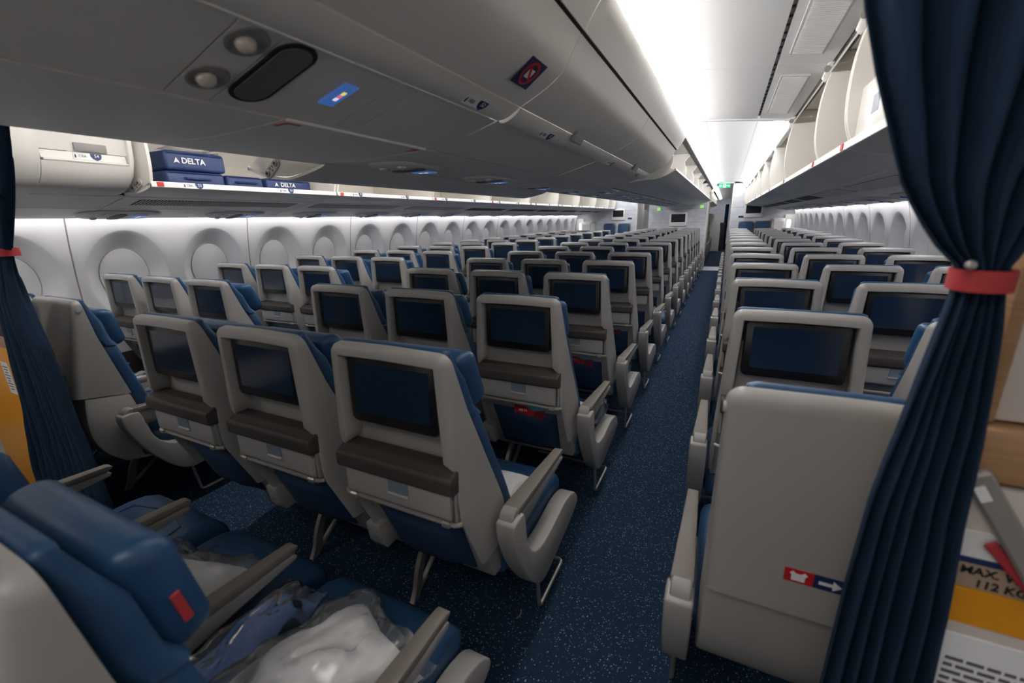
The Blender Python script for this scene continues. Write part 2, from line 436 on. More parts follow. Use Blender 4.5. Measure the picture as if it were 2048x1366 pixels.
# ------------------------------------------------------------------ ceilings over the aisles, cove lights
ZC = 2.20
def strip(name, poly, y0, y1, material, parent=None, r=0):
    return link(name, mesh_of(name, prism(poly, 'y', y0, y1, r), material), parent)
def mir(poly, s): return [(s * x, z) for x, z in poly]
ceil_root = empty('ceiling', (0, 0, 0)); tag(ceil_root, 'white aisle ceiling panels with cove lighting along the bins', kind='structure')
for s in (1, -1):
    for a, b in ((-2.5, 1.45), (1.454, 2.80), (2.804, 4.20)):
        strip('ceiling_panel', mir([(.86, ZC + .04), (.95, ZC + .042), (1.08, ZC + .026), (1.24, ZC + .010), (1.415, ZC - .005), (1.415, ZC + .03), (.86, ZC + .08)], s), a, b, 'ceil', ceil_root)
        strip('ceiling_panel', mir([(1.432, ZC - .005), (1.66, ZC - .03), (1.70, ZC + .02), (1.432, ZC + .03)], s), a, b, 'ceil', ceil_root)
        strip('slot_diffuser', mir([(1.412, ZC + .012), (1.436, ZC + .012), (1.436, ZC + .03), (1.412, ZC + .03)], s), a, b, 'shell2', ceil_root)
        bmv = bmesh.new()
        for i in range(max(1, int((b - a) / .09))):
            rbox(.014, .016, .004, 0, 1, (s * 1.424, a + .05 + i * .09, ZC + .0105), bmv)
        tag(link('slot_openings', mesh_of('slot_openings', bmv, 'gap'), [c for c in ceil_root.children if c.name.startswith('slot_diffuser')][-1]), kind='stuff')
    for a, b in ((1.58, 2.62), (2.98, 3.95)):
        lou = strip('air_grille', mir([(1.465, ZC - .016), (1.60, ZC - .034), (1.60, ZC - .02), (1.465, ZC - .002)], s), a, b, 'louver', ceil_root)
        nsl = 60
        bmv = bmesh.new()
        for i in range(nsl):
            yy = lerp(a + .02, b - .02, i / (nsl - 1))
            prism(mir([(1.475, ZC - .0215), (1.59, ZC - .0368), (1.59, ZC - .030), (1.475, ZC - .015)], s), 'y', yy - .004, yy + .004, bm=bmv)
        o = link('slat_row', mesh_of('slat_row', bmv, 'ceil'), lou); tag(o, kind='stuff')
    # forward vault
    vault = [(.90, 2.16), (.95, 2.235), (1.03, 2.28), (1.44, 2.28), (1.56, 2.25), (1.66, 2.12), (1.70, 2.14), (1.60, 2.29), (1.45, 2.32), (1.0, 2.32), (.88, 2.27), (.86, 2.16)]
    strip('ceiling_vault', mir(vault, s), 4.22, 13.1, 'ceil', ceil_root, .004)
    strip('ceiling_vault', mir([(.70, 2.25), (1.9, 2.25), (1.9, 2.30), (.70, 2.30)], s), 13.1, 26, 'ceil', ceil_root)
    # end lip between the low and the high ceiling
    strip('vault_lip', mir([(.87, ZC + .045), (1.0, ZC + .036), (1.30, ZC + .008), (1.66, ZC - .028), (1.66, ZC - .048), (1.60, ZC - .036), (1.30, ZC - .004), (1.0, ZC + .022), (.90, ZC - .0)], s), 4.195, 4.23, 'ceil', ceil_root)
    for x in (1.03, 1.44):
        strip('panel_joint', mir([(x - .003, 2.279), (x + .003, 2.279), (x + .003, 2.285), (x - .003, 2.285)], s), 4.3, 13.1, 'louver', ceil_root)
    cv = strip('cove_light', mir([(.892, 2.104), (.936, 2.140), (.928, 2.150), (.884, 2.114)], s), .62, 4.18, 'cove', ceil_root); tag(cv, 'bright white cove light strip')
    cv = strip('cove_light', mir([(.905, 2.14), (.955, 2.222), (.945, 2.228), (.895, 2.146)], s), 4.25, 13.0, 'cove2', ceil_root); tag(cv, 'bright white cove light strip')
    cv = strip('cove_light', mir([(1.56, 2.240), (1.645, 2.130), (1.652, 2.136), (1.568, 2.247)], s), 4.25, 13.0, 'cove2', ceil_root); tag(cv, 'bright white cove light strip')
    strip('ceiling_closure', mir([(.0, 2.33), (2.95, 2.33), (2.95, 2.36), (.0, 2.36)], s), -2.5, 26, 'ceil', ceil_root)

tag(link('wall_back_blocker', mesh_of('wall_back_blocker', rbox(6.2, .1, 2.6, 0, 1, (0, -2.5, 1.3)), 'beige')), 'plain unseen wall added behind the camera to block world light', kind='structure')  # added out of view, keeps world light off the near seat backs
# ------------------------------------------------------------------ overhead bins
ML = 1.34; Y0 = 1.44           # bin module length and the seam the modules are counted from
ORD = ['first', 'second', 'third', 'fourth', 'fifth', 'sixth', 'seventh', 'eighth', 'ninth', 'tenth', 'eleventh', 'twelfth', 'thirteenth', 'fourteenth', 'fifteenth', 'sixteenth']

def offset_profile(outer, d):
    """closed strip: the open curve plus the same curve moved d along its left normal"""
    n = len(outer); inner = []
    for i in range(n):
        a = Vector(outer[max(i - 1, 0)]); b = Vector(outer[min(i + 1, n - 1)]); t = (b - a).normalized()
        inner.append((outer[i][0] - t.y * d, outer[i][1] + t.x * d))
    return outer + inner[::-1]

def smooth_curve(pts, sub=4):
    out = []
    n = len(pts)
    for i in range(n - 1):
        p0 = pts[max(i - 1, 0)]; p1 = pts[i]; p2 = pts[i + 1]; p3 = pts[min(i + 2, n - 1)]
        for k in range(sub):
            t = k / sub
            out.append(tuple(.5 * ((2 * p1[q]) + (-p0[q] + p2[q]) * t + (2 * p0[q] - 5 * p1[q] + 4 * p2[q] - p3[q]) * t * t + (-p0[q] + 3 * p1[q] - 3 * p2[q] + p3[q]) * t ** 3) for q in (0, 1)))
    out.append(pts[-1]); return out

_mc = {}
def cmesh(key, fn, material, smooth=35):
    if key not in _mc: _mc[key] = mesh_of(key if isinstance(key, str) else str(key[0]), fn(), material, smooth)
    return _mc[key]

def latch_plate(parent, o, xd, yd):
    """white latch mechanism: capsule plate with two round pivots"""
    p = link('latch_mechanism', cmesh('latch_mechanism', lambda: prism(rrect(.115, .042, .02, 6), 'z', 0, .008, .002, 1), 'drum'), parent)
    p.matrix_local = frame_matrix(o, xd, yd)
    for x in (-.036, .036):
        link('pivot', cmesh('pivot', lambda: prism([(.015 * math.cos(a), .015 * math.sin(a)) for a in [math.pi * k / 8 for k in range(16)]], 'z', .008, .014, .002, 1), 'shell2'), p, (x, 0, 0))
        link('pivot_pin', cmesh('pivot_pin', lambda: prism([(.006 * math.cos(a), .006 * math.sin(a)) for a in [math.pi * k / 5 for k in range(10)]], 'z', .013, .016), 'gap'), p, (x, 0, 0))
    for x, y in ((-.008, .006), (.008, .004), (.0, -.010)):
        link('slot', cmesh('slot', lambda: rbox(.005, .010, .002), 'gap'), p, (x, y, .009))

def row_plate(parent, letters, num, o, xd, yd, small=False):
    """seat letters on a white plate ending in a navy shield with the row number"""
    p = link('row_plate', cmesh('row_plate', lambda: prism(rrect(.115, .032, .003), 'z', 0, .0012), 'white'), parent)
    p.matrix_local = frame_matrix(o, xd, yd)
    link('row_shield', cmesh('row_shield', lambda: prism([(.012, .016), (.058, .016), (.058, .002), (.052, -.010), (.036, -.018), (.020, -.010), (.012, .002)], 'z', .0012, .0022), 'navy'), p)
    if not small:
        text('row_lettering', letters, .017, (-.02, 0, .0014), (1, 0, 0), (0, 1, 0), 'black', p)
        text('row_number', num, .021, (.037, .004, .0024), (1, 0, 0), (0, 1, 0), 'white', p)
        link('seat_icon', cmesh('seat_icon', lambda: prism([(-.052, -.009), (-.046, -.009), (-.046, .002), (-.049, .009), (-.052, .002)], 'z', .0012, .0022), 'black'), p)

def service_unit(parent, o, xd, yd, pod=True):
    """passenger service unit: pod with display, reading lights and a speaker oval; xd runs along the cabin"""
    p = link('service_unit', cmesh('service_unit', lambda: loft([[(x * k, y * k, -z) for x, y in rrect(.46, .23, .10, 5)] for k, z in ((1, 0), (.97, .006), (.90, .013), (.5, .016))]), 'bin'), parent)
    p.matrix_local = frame_matrix(o, xd, yd)
    d = link('display', cmesh('display', lambda: rbox(.075, .105, .004, .001, 1), 'blue_screen'), p, (.10, 0, -.017))
    link('display_icon', cmesh('icon_yellow', lambda: rbox(.012, .014, .001), 'yellow_ic'), d, (-.002, .018, -.0022))
    link('display_icon', cmesh('icon_pink', lambda: rbox(.012, .012, .001), 'pink_ic'), d, (.000, .003, -.0022))
    link('display_icon', cmesh('icon_white', lambda: rbox(.016, .014, .001), 'white_ic'), d, (.002, -.013, -.0022))
    link('speaker', cmesh('speaker_oval', lambda: prism(rrect(.07, .18, .034, 6), 'z', -.004, .002, .001, 1), 'speaker'), p, (-.02, 0, -.0165))
    for y in (-.05, .05):
        l = link('reading_light', cmesh('reading_light', lambda: loft([[(.022 * k * math.cos(a), .022 * k * math.sin(a), -z) for a in [2 * math.pi * i / 12 for i in range(12)]] for k, z in ((1, 0), (.95, .008), (.6, .014), (.2, .016))]), 'lens'), p, (-.13, y, -.012))
    return p

# ---- lateral bins -------------------------------------------------------
LIPX, LIPZ = 1.66, 1.705
UNDER = smooth_curve([(1.652, 1.708), (1.70, 1.692), (1.80, 1.675), (1.95, 1.664)], 3)
BACK = [(1.955, 1.672), (2.30, 1.69), (2.46, 1.80), (2.50, 1.95), (2.44, 2.10), (2.20, 2.20), (1.72, 2.215)]
SIDE = smooth_curve([(1.663, 1.728), (1.640, 1.80), (1.632, 1.90), (1.638, 2.02), (1.662, 2.14)], 3) + [(1.70, 2.20), (2.20, 2.185), (2.42, 2.09), (2.48, 1.95), (2.44, 1.81), (2.28, 1.70), (1.955, 1.680), (1.80, 1.690)]

def open_lateral_bin(s, k, label, letters, num, a=None, b=None):
    if a is None: a, b = Y0 + k * ML + .006, Y0 + (k + 1) * ML - .006
    b = min(b, 13.0)
    t = empty('overhead_bin', (0, 0, 0)); tag(t, label, 'overhead bin', 'open window-side bins, %s side' % ('left' if s < 0 else 'right'))
    t.location = (0, a, 0); L = b - a
    strip('bucket', mir(offset_profile(UNDER, .012), s), 0, L, 'bin', t)
    strip('liner', mir(offset_profile(BACK, .01), s), 0, L, 'binin', t)
    strip('lip_trim', mir([(1.650, 1.702), (1.668, 1.702), (1.672, 1.732), (1.655, 1.734)], s), 0, L, 'lip', t, .003)
    for yy in (0, L - .018):
        strip('side_panel', mir(SIDE, s), yy, yy + .018, 'binin', t, .004)
    mk = link('end_marker', cmesh('end_marker', lambda: rbox(.004, .035, .024, .001, 1), 'redp'), t, (s * 1.650, .045, 1.718))
    face = (0, 1, 0) if s < 0 else (0, -1, 0)
    for yy in ((.22, .86) if s < 0 else ()):
        row_plate(t, letters, num, (s * 1.6505, yy, 1.718), face, (s * .1, 0, 1), small=k > 3)
    rail = strip('hinge_rail', mir([(1.690, 2.190), (1.664, 2.158), (1.670, 2.152), (1.697, 2.184)], s), 0, L, 'gap', t)
    strip('rail_strip', mir([(1.664, 2.150), (1.648, 2.122), (1.655, 2.117), (1.672, 2.146)], s), .02, L - .02, 'lip', t)
    br = strip('hinge_bracket', mir([(1.705, 2.20), (1.648, 2.175), (1.630, 2.11), (1.650, 2.09), (1.70, 2.14)], s), 0, .05, 'lip', t, .005)
    link('pivot', cmesh('pivot', lambda: None, 'shell2'), br, (s * 1.642, -.001, 2.14), (math.pi / 2, 0, 0))
    if k in (0,) or s > 0 and k == 2:
        latch_plate(t, (s * 1.79, -.001, 1.715), (s * -.9, 0, .35), (s * .35, 0, .9))
    return t
_dummy = empty('x'); latch_plate(_dummy, (0, 0, 0), (1, 0, 0), (0, 1, 0))
def wipe(o):
    for c in list(o.children): wipe(c)
    bpy.data.objects.remove(o)
wipe(_dummy)

def closed_lateral(s, a, b, name, label):
    t = empty(name, (0, a, 0)); tag(t, label, 'overhead bin'); L = b - a
    strip('bucket', mir(offset_profile(smooth_curve([(1.95, 1.664), (1.82, 1.69), (1.745, 1.745), (1.712, 1.805)], 4)[::-1], .012), s), 0, L, 'bin', t)
    strip('grip_ledge', mir(offset_profile([(1.712, 1.806), (1.707, 1.812), (1.711, 1.818), (1.731, 1.822), (1.733, 1.858)][::-1], .012), s), .01, L - .01, 'bin', t)
    strip('door', mir(offset_profile(smooth_curve([(1.738, 1.862), (1.722, 1.95), (1.708, 2.05), (1.704, 2.16)], 3)[::-1], .012), s), 0, L, 'bin', t)
    strip('end_cap', mir([(1.715, 1.84), (1.70, 1.95), (1.685, 2.16), (2.4, 2.16), (2.4, 1.70), (1.96, 1.672), (1.84, 1.70), (1.76, 1.76)], s), L, L + .022, 'lip', t, .003)
    h = link('handle', mesh_of('handle', rbox(.014, .135, .042, .006, 2), 'recess'), t, (s * 1.729, .21, 1.884), (0, s * -.1, 0))
    row_plate(t, 'CBA', '54', (s * 1.7295, .19, 1.841), (0, 1, 0), (s * .03, 0, 1))
    return t

for s, side in ((-1, 'left'), (1, 'right')):
    strip('bin_closeout', mir(offset_profile(smooth_curve([(1.955, 1.655), (1.79, 1.685), (1.685, 1.78), (1.640, 1.92), (1.630, 2.16)], 4)[::-1], .015), s), -2.4, 1.02 if s < 0 else .96, 'bin')
    co = [o for o in COL.objects if o.name.startswith('bin_closeout')][-1]
    tag(co, 'smooth grey close-out panel at the aft end of the %s window-side bins' % side, kind='structure')
closed_lateral(-1, 1.035, 1.40, 'overhead_bin', 'small closed window-side bin on the left with a grey handle and row number 54')
for k in range(0, 9):
    open_lateral_bin(-1, k, 'open window-side bin on the left, %s open one from the curtain' % ORD[k], 'CBA', str(53 - k))
open_lateral_bin(1, -1, 'open window-side bin on the right, first open one from the curtain', 'GHJ', '53', .97, 2.12)
open_lateral_bin(1, 0, 'open window-side bin on the right, second open one from the curtain, short', 'GHJ', '52', 2.13, Y0 + ML - .006)
for k in range(1, 9):
    open_lateral_bin(1, k, 'open window-side bin on the right, %s open one from the curtain' % ORD[k + 1], 'GHJ', str(52 - k))

# valance with vents and service units under the lateral bins
for s, side, nm in ((-1, 'left', 'trim_3'), (1, 'right', 'trim_4')):
    v = link(nm, mesh_of('valance', prism(mir([(1.96, 1.672), (2.25, 1.617), (2.60, 1.566), (2.62, 1.60), (2.30, 1.69), (1.97, 1.69)], s), 'y', -2.4, 12.95), 'gap'))
    tag(v, 'grey valance with air vents and service units under the %s window-side bins' % side, kind='structure')
    for k in range(-3, 9):
        a, b = Y0 + k * ML + .004, min(Y0 + (k + 1) * ML - .004, 12.95)
        p = strip('vent_panel', mir([(1.955, 1.660), (2.25, 1.604), (2.25, 1.614), (1.958, 1.670)], s), a, b, 'bin', v)
        if k >= 0:
            g = strip('vent_grille', mir([(2.01, 1.6485), (2.15, 1.622), (2.15, 1.628), (2.01, 1.6545)], s), a + .10, b - .10, 'vent', p)
            if k < 3:
                bmv = bmesh.new(); nsl = 56
                for i in range(nsl):
                    yy = lerp(a + .115, b - .115, i / (nsl - 1))
                    prism(mir([(2.012, 1.6455), (2.148, 1.6195), (2.148, 1.624), (2.012, 1.650)], s), 'y', yy - .002, yy + .002, bm=bmv)
                tag(link('slat_row', mesh_of('slat_row', bmv, 'bin'), g), kind='stuff')
        strip('service_panel', mir([(2.253, 1.602), (2.60, 1.552), (2.60, 1.562), (2.253, 1.612)], s), a, b, 'bin', v)
    for k in range(0, 15):
        y = 1.60 + .8 * k
        if y > 12.7: break
        service_unit(v, (s * 2.43, y, 1.573), (0, 1, 0), (-.99, 0, .143 * s))
    w = strip('wash_light', mir([(2.635, 1.572), (2.70, 1.572), (2.70, 1.578), (2.635, 1.578)], s), -2.4, 12.9, 'wash', v)
    w['label'] = 'white light strip washing the side wall'

# ---- centre bins ---------------------------------------------------------
DOOR = smooth_curve([(.840, 2.000), (.818, 1.962), (.792, 1.916), (.755, 1.885), (.712, 1.860), (.642, 1.828)], 3)
LIPC = smooth_curve([(.640, 1.8265), (.605, 1.806), (.580, 1.797), (.561, 1.7955)], 3)
LIPR = smooth_curve([(.640, 1.8265), (.628, 1.812), (.605, 1.797), (.582, 1.789), (.566, 1.790), (.560, 1.797)], 3)
LOWER = smooth_curve([(.559, 1.798), (.43, 1.7617), (.30, 1.7252)], 4)
TOPP = [(.845, 2.008), (.868, 2.045), (.889, 2.076), (.905, 2.115)]
CAPR = [(.846, 1.852), (.812, 1.868), (.826, 1.92), (.822, 1.98), (.804, 2.035), (.862, 2.115), (.30, 2.12), (.30, 1.745), (.55, 1.792), (.66, 1.796), (.76, 1.812)]

def closed_centre_bin(s, a, b, label, name='overhead_bin', handles=(), plates=()):
    t = empty(name, (0, a, 0)); tag(t, label, 'overhead bin', 'closed centre bins, %s side' % ('right' if s > 0 else 'left')); L = b - a
    strip('door', mir(offset_profile(DOOR, -.012), s), .003, L - .003, 'bin', t)
    strip('grip_lip', mir(offset_profile(LIPR if handles else LIPC, -.012), s), .003, L - .003, 'bin', t)
    for yy in handles:
        link('handle', cmesh(('handle', 'c'), lambda: rbox(.016, .125, .060, .004, 1), 'recess'), t, (s * .652, yy, 1.826), (0, s * .55, 0))
    for yy, lt, nb in plates:
        row_plate(t, lt, nb, (s * (.606 if handles else .601), yy, 1.7945 if handles else 1.8015), (0, 1, 0), (s * .8, 0, .45))
    return t

def open_centre_bin(s, a, b, label, wide=False):
    t = empty('overhead_bin', (0, a, 0)); tag(t, label, 'overhead bin', 'open centre bins, %s side' % ('right' if s > 0 else 'left')); L = b - a
    if wide:
        und = smooth_curve([(.80, 1.735), (.70, 1.700), (.60, 1.681), (.53, 1.675), (.44, 1.686), (.31, 1.714), (.284, 1.738)], 3)
        cap = [(.80, 1.738), (.772, 1.752), (.70, 1.80), (.72, 1.95), (.80, 2.09), (.32, 2.09), (.32, 1.725), (.44, 1.700), (.53, 1.690), (.62, 1.696), (.70, 1.712)]
        lip = [(.792, 1.728), (.805, 1.733), (.800, 1.752), (.786, 1.748)]
    else:
        und = smooth_curve([(.85, 1.850), (.77, 1.810), (.68, 1.786), (.55, 1.780), (.305, 1.738)], 3)
        cap = CAPR; lip = [(.842, 1.842), (.856, 1.846), (.850, 1.868), (.836, 1.862)]
    strip('bucket', mir(offset_profile(und, -.011), s), .003, L - .003, 'bin', t)
    strip('liner', mir([(.36, 1.78), (.345, 2.10), (.36, 2.10), (.375, 1.78)], s), .01, L - .01, 'binin', t)
    strip('lip_trim', mir(lip, s), .003, L - .003, 'lip', t, .002)
    for yy in (.003, L - .019):
        strip('side_panel', mir(cap, s), yy, yy + .016, 'binin', t, .003)
    link('end_marker', cmesh(('end_marker', 'c'), lambda: rbox(.006, .018, .022, .001, 1), 'redp'), t, (s * (lip[0][0] + .004), .02, lip[0][1] + .012))
    x0 = .60 if not wide else .62
    latch_plate(t, (s * x0, .002, lip[0][1] + .0), (s * -.8, 0, .55 if wide else -.35), (s * .5, 0, .8))
    if not wide:
        strip('hinge_rail', mir([(.855, 2.10), (.885, 2.128), (.880, 2.140), (.845, 2.112)], s), .02, L - .02, 'gap', t)
    return t

SEA = [-2.4, .08, 1.412, 2.676, 4.10]
closed_centre_bin(1, SEA[0], SEA[1], 'closed centre bin over the aisle, hindmost, cut by the top of the photo')
tA = closed_centre_bin(1, SEA[1], SEA[2], 'closed centre bin with a red no-stowage sign and plate 52, nearest the camera', plates=((1.11, 'FED', '52'),))
closed_centre_bin(1, SEA[2], SEA[3], 'closed centre bin with row plate 51, just beyond the no-stowage sign', handles=(.60,), plates=((.32, 'FED', '51'),))
closed_centre_bin(1, SEA[3], SEA[4], 'closed centre bin with row plate 50, last before the open ones', handles=(.72,), plates=((.13, 'FED', '50'), (1.0, 'FED', '49')))
closed_centre_bin(-1, SEA[0], SEA[2], 'closed centre bin facing the left aisle, nearest the camera')
for i, (a, b) in enumerate(((1.44, 2.74), (2.74, 4.06))):
    open_centre_bin(-1, a, b, 'open centre bin hanging down over the left aisle, %s of two' % ('nearer' if i == 0 else 'farther'), wide=True)
for i in range(7):
    a = 4.10 + i * 1.26
    open_centre_bin(1, a, a + 1.26, 'open centre bin over the right aisle, %s open one from the camera' % ORD[i])
    closed_centre_bin(-1, a, a + 1.26, 'closed centre bin over the left aisle, %s beyond the open pair' % ORD[i], handles=(.63,))

# fixed centre structure: upper panels, undersides and channel
cs = empty('trim_5'); tag(cs, 'grey underside and service channel between the two rows of centre bins', kind='structure')
for s in (1, -1):
    for a, b in ((-2.4, 1.410), (1.414, 2.674), (2.678, 4.10), (4.10, 12.9)):
        q = strip('upper_panel', mir(offset_profile(TOPP[1:] if a > 4 else TOPP, -.008), s), a, b, 'bin', cs) if a < 4 else None
        if s > 0 or a < 1 or a > 4:
            if a > 4 and s > 0: continue
            if not (a < 1 and s > 0): strip('bin_underside', mir(offset_profile(LOWER, -.01), s), a + .002, b - .002, 'bin', cs)
    if True:
        strip('hinge_gap', mir([(.835, 1.998), (.850, 2.012), (.842, 2.02), (.826, 2.004)], s), -2.4, 4.1, 'gap', cs)
# aft section: inclined service channel on the right with its inserts, flat hatch beside it
A1, A2 = (.551, 1.7965), (.302, 1.7245)
def chan(a, b, name='channel_panel', ins=.0):
    return strip(name, [(A1[0], A1[1] + ins), (A2[0], A2[1] + ins), (A2[0], A2[1] + .010), (A1[0], A1[1] + .010)], a, b, 'bin', cs)
for a, b in ((-2.4, -.30), (-.296, .534), (.538, .618), (.622, .93), (.934, 1.0), (1.004, 1.355), (1.358, 1.411)):
    chan(a, b)
strip('channel_backing', [(.556, 1.815), (.296, 1.742), (.296, 1.752), (.556, 1.825)], -2.4, 1.41, 'gap', cs)
strip('grip_edge', [(.556, 1.792), (.563, 1.792), (.563, 1.800), (.552, 1.806)], -2.4, 1.35, 'lip', cs, .002)
strip('grip_edge', [(.296, 1.719), (.304, 1.719), (.306, 1.729), (.296, 1.731)], .80, 1.35, 'lip', cs, .002)
strip('gap_strip', [(.288, 1.7275), (.300, 1.7265), (.300, 1.74), (.288, 1.74)], 1.42, 4.08, 'gap', cs)
cd = Vector((-.961, 0, -.276)); cn = Vector((.276, 0, -.961))       # across the channel, out of it
def on_chan(t, y, h=0):
    p = Vector((.551, y, 1.7965)) + cd * t + cn * h; return p
def on_plate(name, me, t, y, h=0.0):
    o = link(name, me, cs); m = frame_matrix(on_chan(t, y, h), (0, 1, 0), cd)
    if m.col[2].z > 0: m = frame_matrix(on_chan(t, y, h), (0, 1, 0), -cd)
    o.matrix_local = m; return o
for t in (.045, .175):
    cup = on_plate('light_cup', cmesh('light_cup', lambda: loft([[(.036 * k * math.cos(a), .040 * k * math.sin(a), z) for a in [2 * math.pi * i / 24 for i in range(24)]] for k, z in ((1, 0), (1.0, .004), (.86, .0045), (.74, .001), (.55, .0005))]), 'shell2'), t, .575, .0)
    link('reading_light', cmesh('reading_light_big', lambda: loft([[(.019 * k * math.cos(a), .019 * k * math.sin(a), z) for a in [2 * math.pi * i / 18 for i in range(18)]] for k, z in ((.95, 0), (.9, .006), (.75, .011), (.5, .0145), (.15, .016))]), 'lens'), cup, (0, -.006, 0))
on_plate('speaker_frame', mesh_of('speaker_frame', prism(rrect(.085, .225, .042, 8), 'z', 0, .004, .001, 1), 'gap'), .112, .665)
on_plate('speaker', mesh_of('speaker', prism(rrect(.068, .205, .034, 8), 'z', .003, .006, .001, 1), 'speaker'), .112, .665)
dsp = on_plate('display', mesh_of('display', rbox(.042, .095, .003, .001, 1), 'blue_screen'), .112, .832, .003)
for y, c in ((.014, 'yellow_ic'), (.0, 'pink_ic'), (-.014, 'white_ic')):
    link('display_icon', mesh_of('display_icon', rbox(.010, .012, .001), c), dsp, (.003, y, .002))
# flat hatch between channel and left bins
for a, b in ((-2.4, .795), (.80, 1.36), (1.365, 1.432)):
    strip('hatch_panel', offset_profile(smooth_curve([(.297, 1.7225), (.0, 1.712), (-.30, 1.7225)], 4), -.01), a, b, 'bin', cs)
for y, sgn in ((.808, 1), (1.330, -1)):
    o = link('corner_mark', mesh_of('corner_mark', prism([(.290, 0), (.290, sgn * .042), (.281, sgn * .042), (.281, sgn * .010), (.238, sgn * .012), (.238, sgn * .002)], 'z', -.001, 0), 'redp'), cs, (0, y, 1.7185))
# forward part: channel along the centre line
for k in range(9):
    a = 1.434 + k * 1.26; b = min(a + 1.256, 12.9)
    strip('channel_panel', [(.287, 1.732), (-.297, 1.728), (-.297, 1.742), (.287, 1.744)], a, b, 'bin', cs)
for k in range(14):
    y = 1.78 + .8 * k
    service_unit(cs, (-.10, y, 1.730), (0, 1, 0), (-1, 0, 0))
    if k > 2: service_unit(cs, (.17, y + .3, 1.731), (0, 1, 0), (-1, 0, 0))
strip('bin_spine', [(-.28, 1.75), (.28, 1.75), (.28, 2.30), (-.28, 2.30)], -2.4, 12.9, 'gap', cs)
for q in (-1, 1): strip('gap_strip', [(q * .285, 1.735), (q * .34, 1.745), (q * .34, 1.755), (q * .285, 1.755)], 1.42, 12.9, 'gap', cs)

# no-stowage sign on the near closed bin
sg = empty('no_stowage_sign', (0, 0, 0)); tag(sg, 'navy and red no-stowage sign on the grey centre bin door', 'sign')
def bin_face(y, u, v, h=0.0):
    # point on the door near (.745, 1.879), u along cabin, v up the door
    t = Vector((.038, 0, .026)).normalized(); n = Vector((.026, 0, -.038)).normalized()
    return Vector((.737, y + u, 1.8745)) + t * v + n * h
tdir = (.82, 0, .57)
def sign_piece(name, bmx, c, h):
    o = link(name, mesh_of(name, bmx, c), sg); m = frame_matrix(bin_face(1.262, 0, 0, h), (0, 1, 0), tdir); o.matrix_local = m; return o
sign_piece('sign_plate', prism(rrect(.105, .085, .002), 'z', 0, .001), 'navy', .002)
ring = loft([[(rx * math.cos(a), rx * math.sin(a), z) for a in [2 * math.pi * i / 28 for i in range(28)]] for rx, z in ((.037, 0), (.037, .001), (.029, .001), (.029, 0))], caps=False)
sign_piece('ban_ring', ring, 'redp', .0032)
sign_piece('case_icon', prism([(-.016, -.014), (.016, -.014), (.016, .014), (-.016, .014)], 'z', 0, .001), 'white', .0031)
sign_piece('ban_slash', prism([(-.026, .020), (-.020, .026), (.026, -.020), (.020, -.026)], 'z', 0, .001), 'redp', .0042)

# ---- bags and boxes in the bins ------------------------------------------
def navy_bag(name, L, D, H, loc, label, logo=None, rz=0, grp='navy bags in the open left bin'):
    t = empty(name, loc, rz); tag(t, label, 'bag', grp)
    bm = rbox(D, L, H, min(.02, H * .3), 3, (0, 0, H / 2))
    for v in bm.verts:
        n = mnoise.noise(v.co * 14 + Vector(loc)); v.co += Vector((n * .006, n * .004, n * .004))
    link('bag_body', mesh_of('bag_body', bm, 'bag'), t)
    link('zip', mesh_of('zip', tube([(D / 2 + .001, -L / 2 + .02, H * .86), (D / 2 + .003, 0, H * .88), (D / 2 + .001, L / 2 - .02, H * .86)], .0035, 6), 'navy'), t)
    hd = link('handle', mesh_of('handle', tube([(D / 2, -.08, H * .5), (D / 2 + .016, -.07, H * .52), (D / 2 + .018, .0, H * .5), (D / 2 + .016, .07, H * .52), (D / 2, .08, H * .5)], .007, 6), 'bag'), t) if not logo else None
    if logo:
        h = logo
        em = link('emblem', mesh_of('emblem', prism([(-.5 * h, -.45 * h), (0, .5 * h), (.5 * h, -.45 * h), (0, -.22 * h)], 'z', 0, .001), 'white'), t)
        em.matrix_local = frame_matrix((D / 2 + .006, -.122, H * .5), (0, 1, 0), (0, 0, 1))
        text('brand_lettering', 'DELTA', h * 1.32, (D / 2 + .006, -.022, H * .5), (0, 1, 0), (0, 0, 1), 'white', t, bold=.0012)
    return t
navy_bag('bag', .36, .24, .088, (-1.98, 1.82, 1.735), 'navy nylon bag with a handle, lower of the stacked pair in the left bin')
navy_bag('bag', .37, .24, .115, (-1.98, 1.835, 1.825), 'navy nylon bag with white lettering, on top of the stacked pair', logo=.036)
navy_bag('bag', .27, .22, .085, (-1.98, 2.155, 1.735), 'plain navy nylon bag beside the stacked pair in the left bin')
navy_bag('bag', .40, .24, .082, (-1.97, 2.50, 1.735), 'long navy bag with white lettering, rightmost bag in the left bin', logo=.032)
bm = rbox(.18, .30, .03, .01, 2)
for v in bm.verts: v.co += Vector((0, 0, 1)) * mnoise.noise(v.co * 18) * .02
pl = tag(link('plastic_sheet', mesh_of('plastic_sheet', bm, 'clear'), None, (-1.98, 1.86, 1.955)), 'crumpled clear plastic lying on top of the upper navy bag', 'plastic')
t = empty('white_box', (1.77, 1.91, 1.737)); tag(t, 'white box with a grey printed label inside the open right bin', 'box')
link('box_body', mesh_of('box_body', rbox(.20, .38, .165, .006, 2, (0, 0, .0825)), 'lip'), t)
link('printed_label', mesh_of('printed_label', rbox(.001, .075, .055), 'latch'), t, (-.1005, -.03, .075))
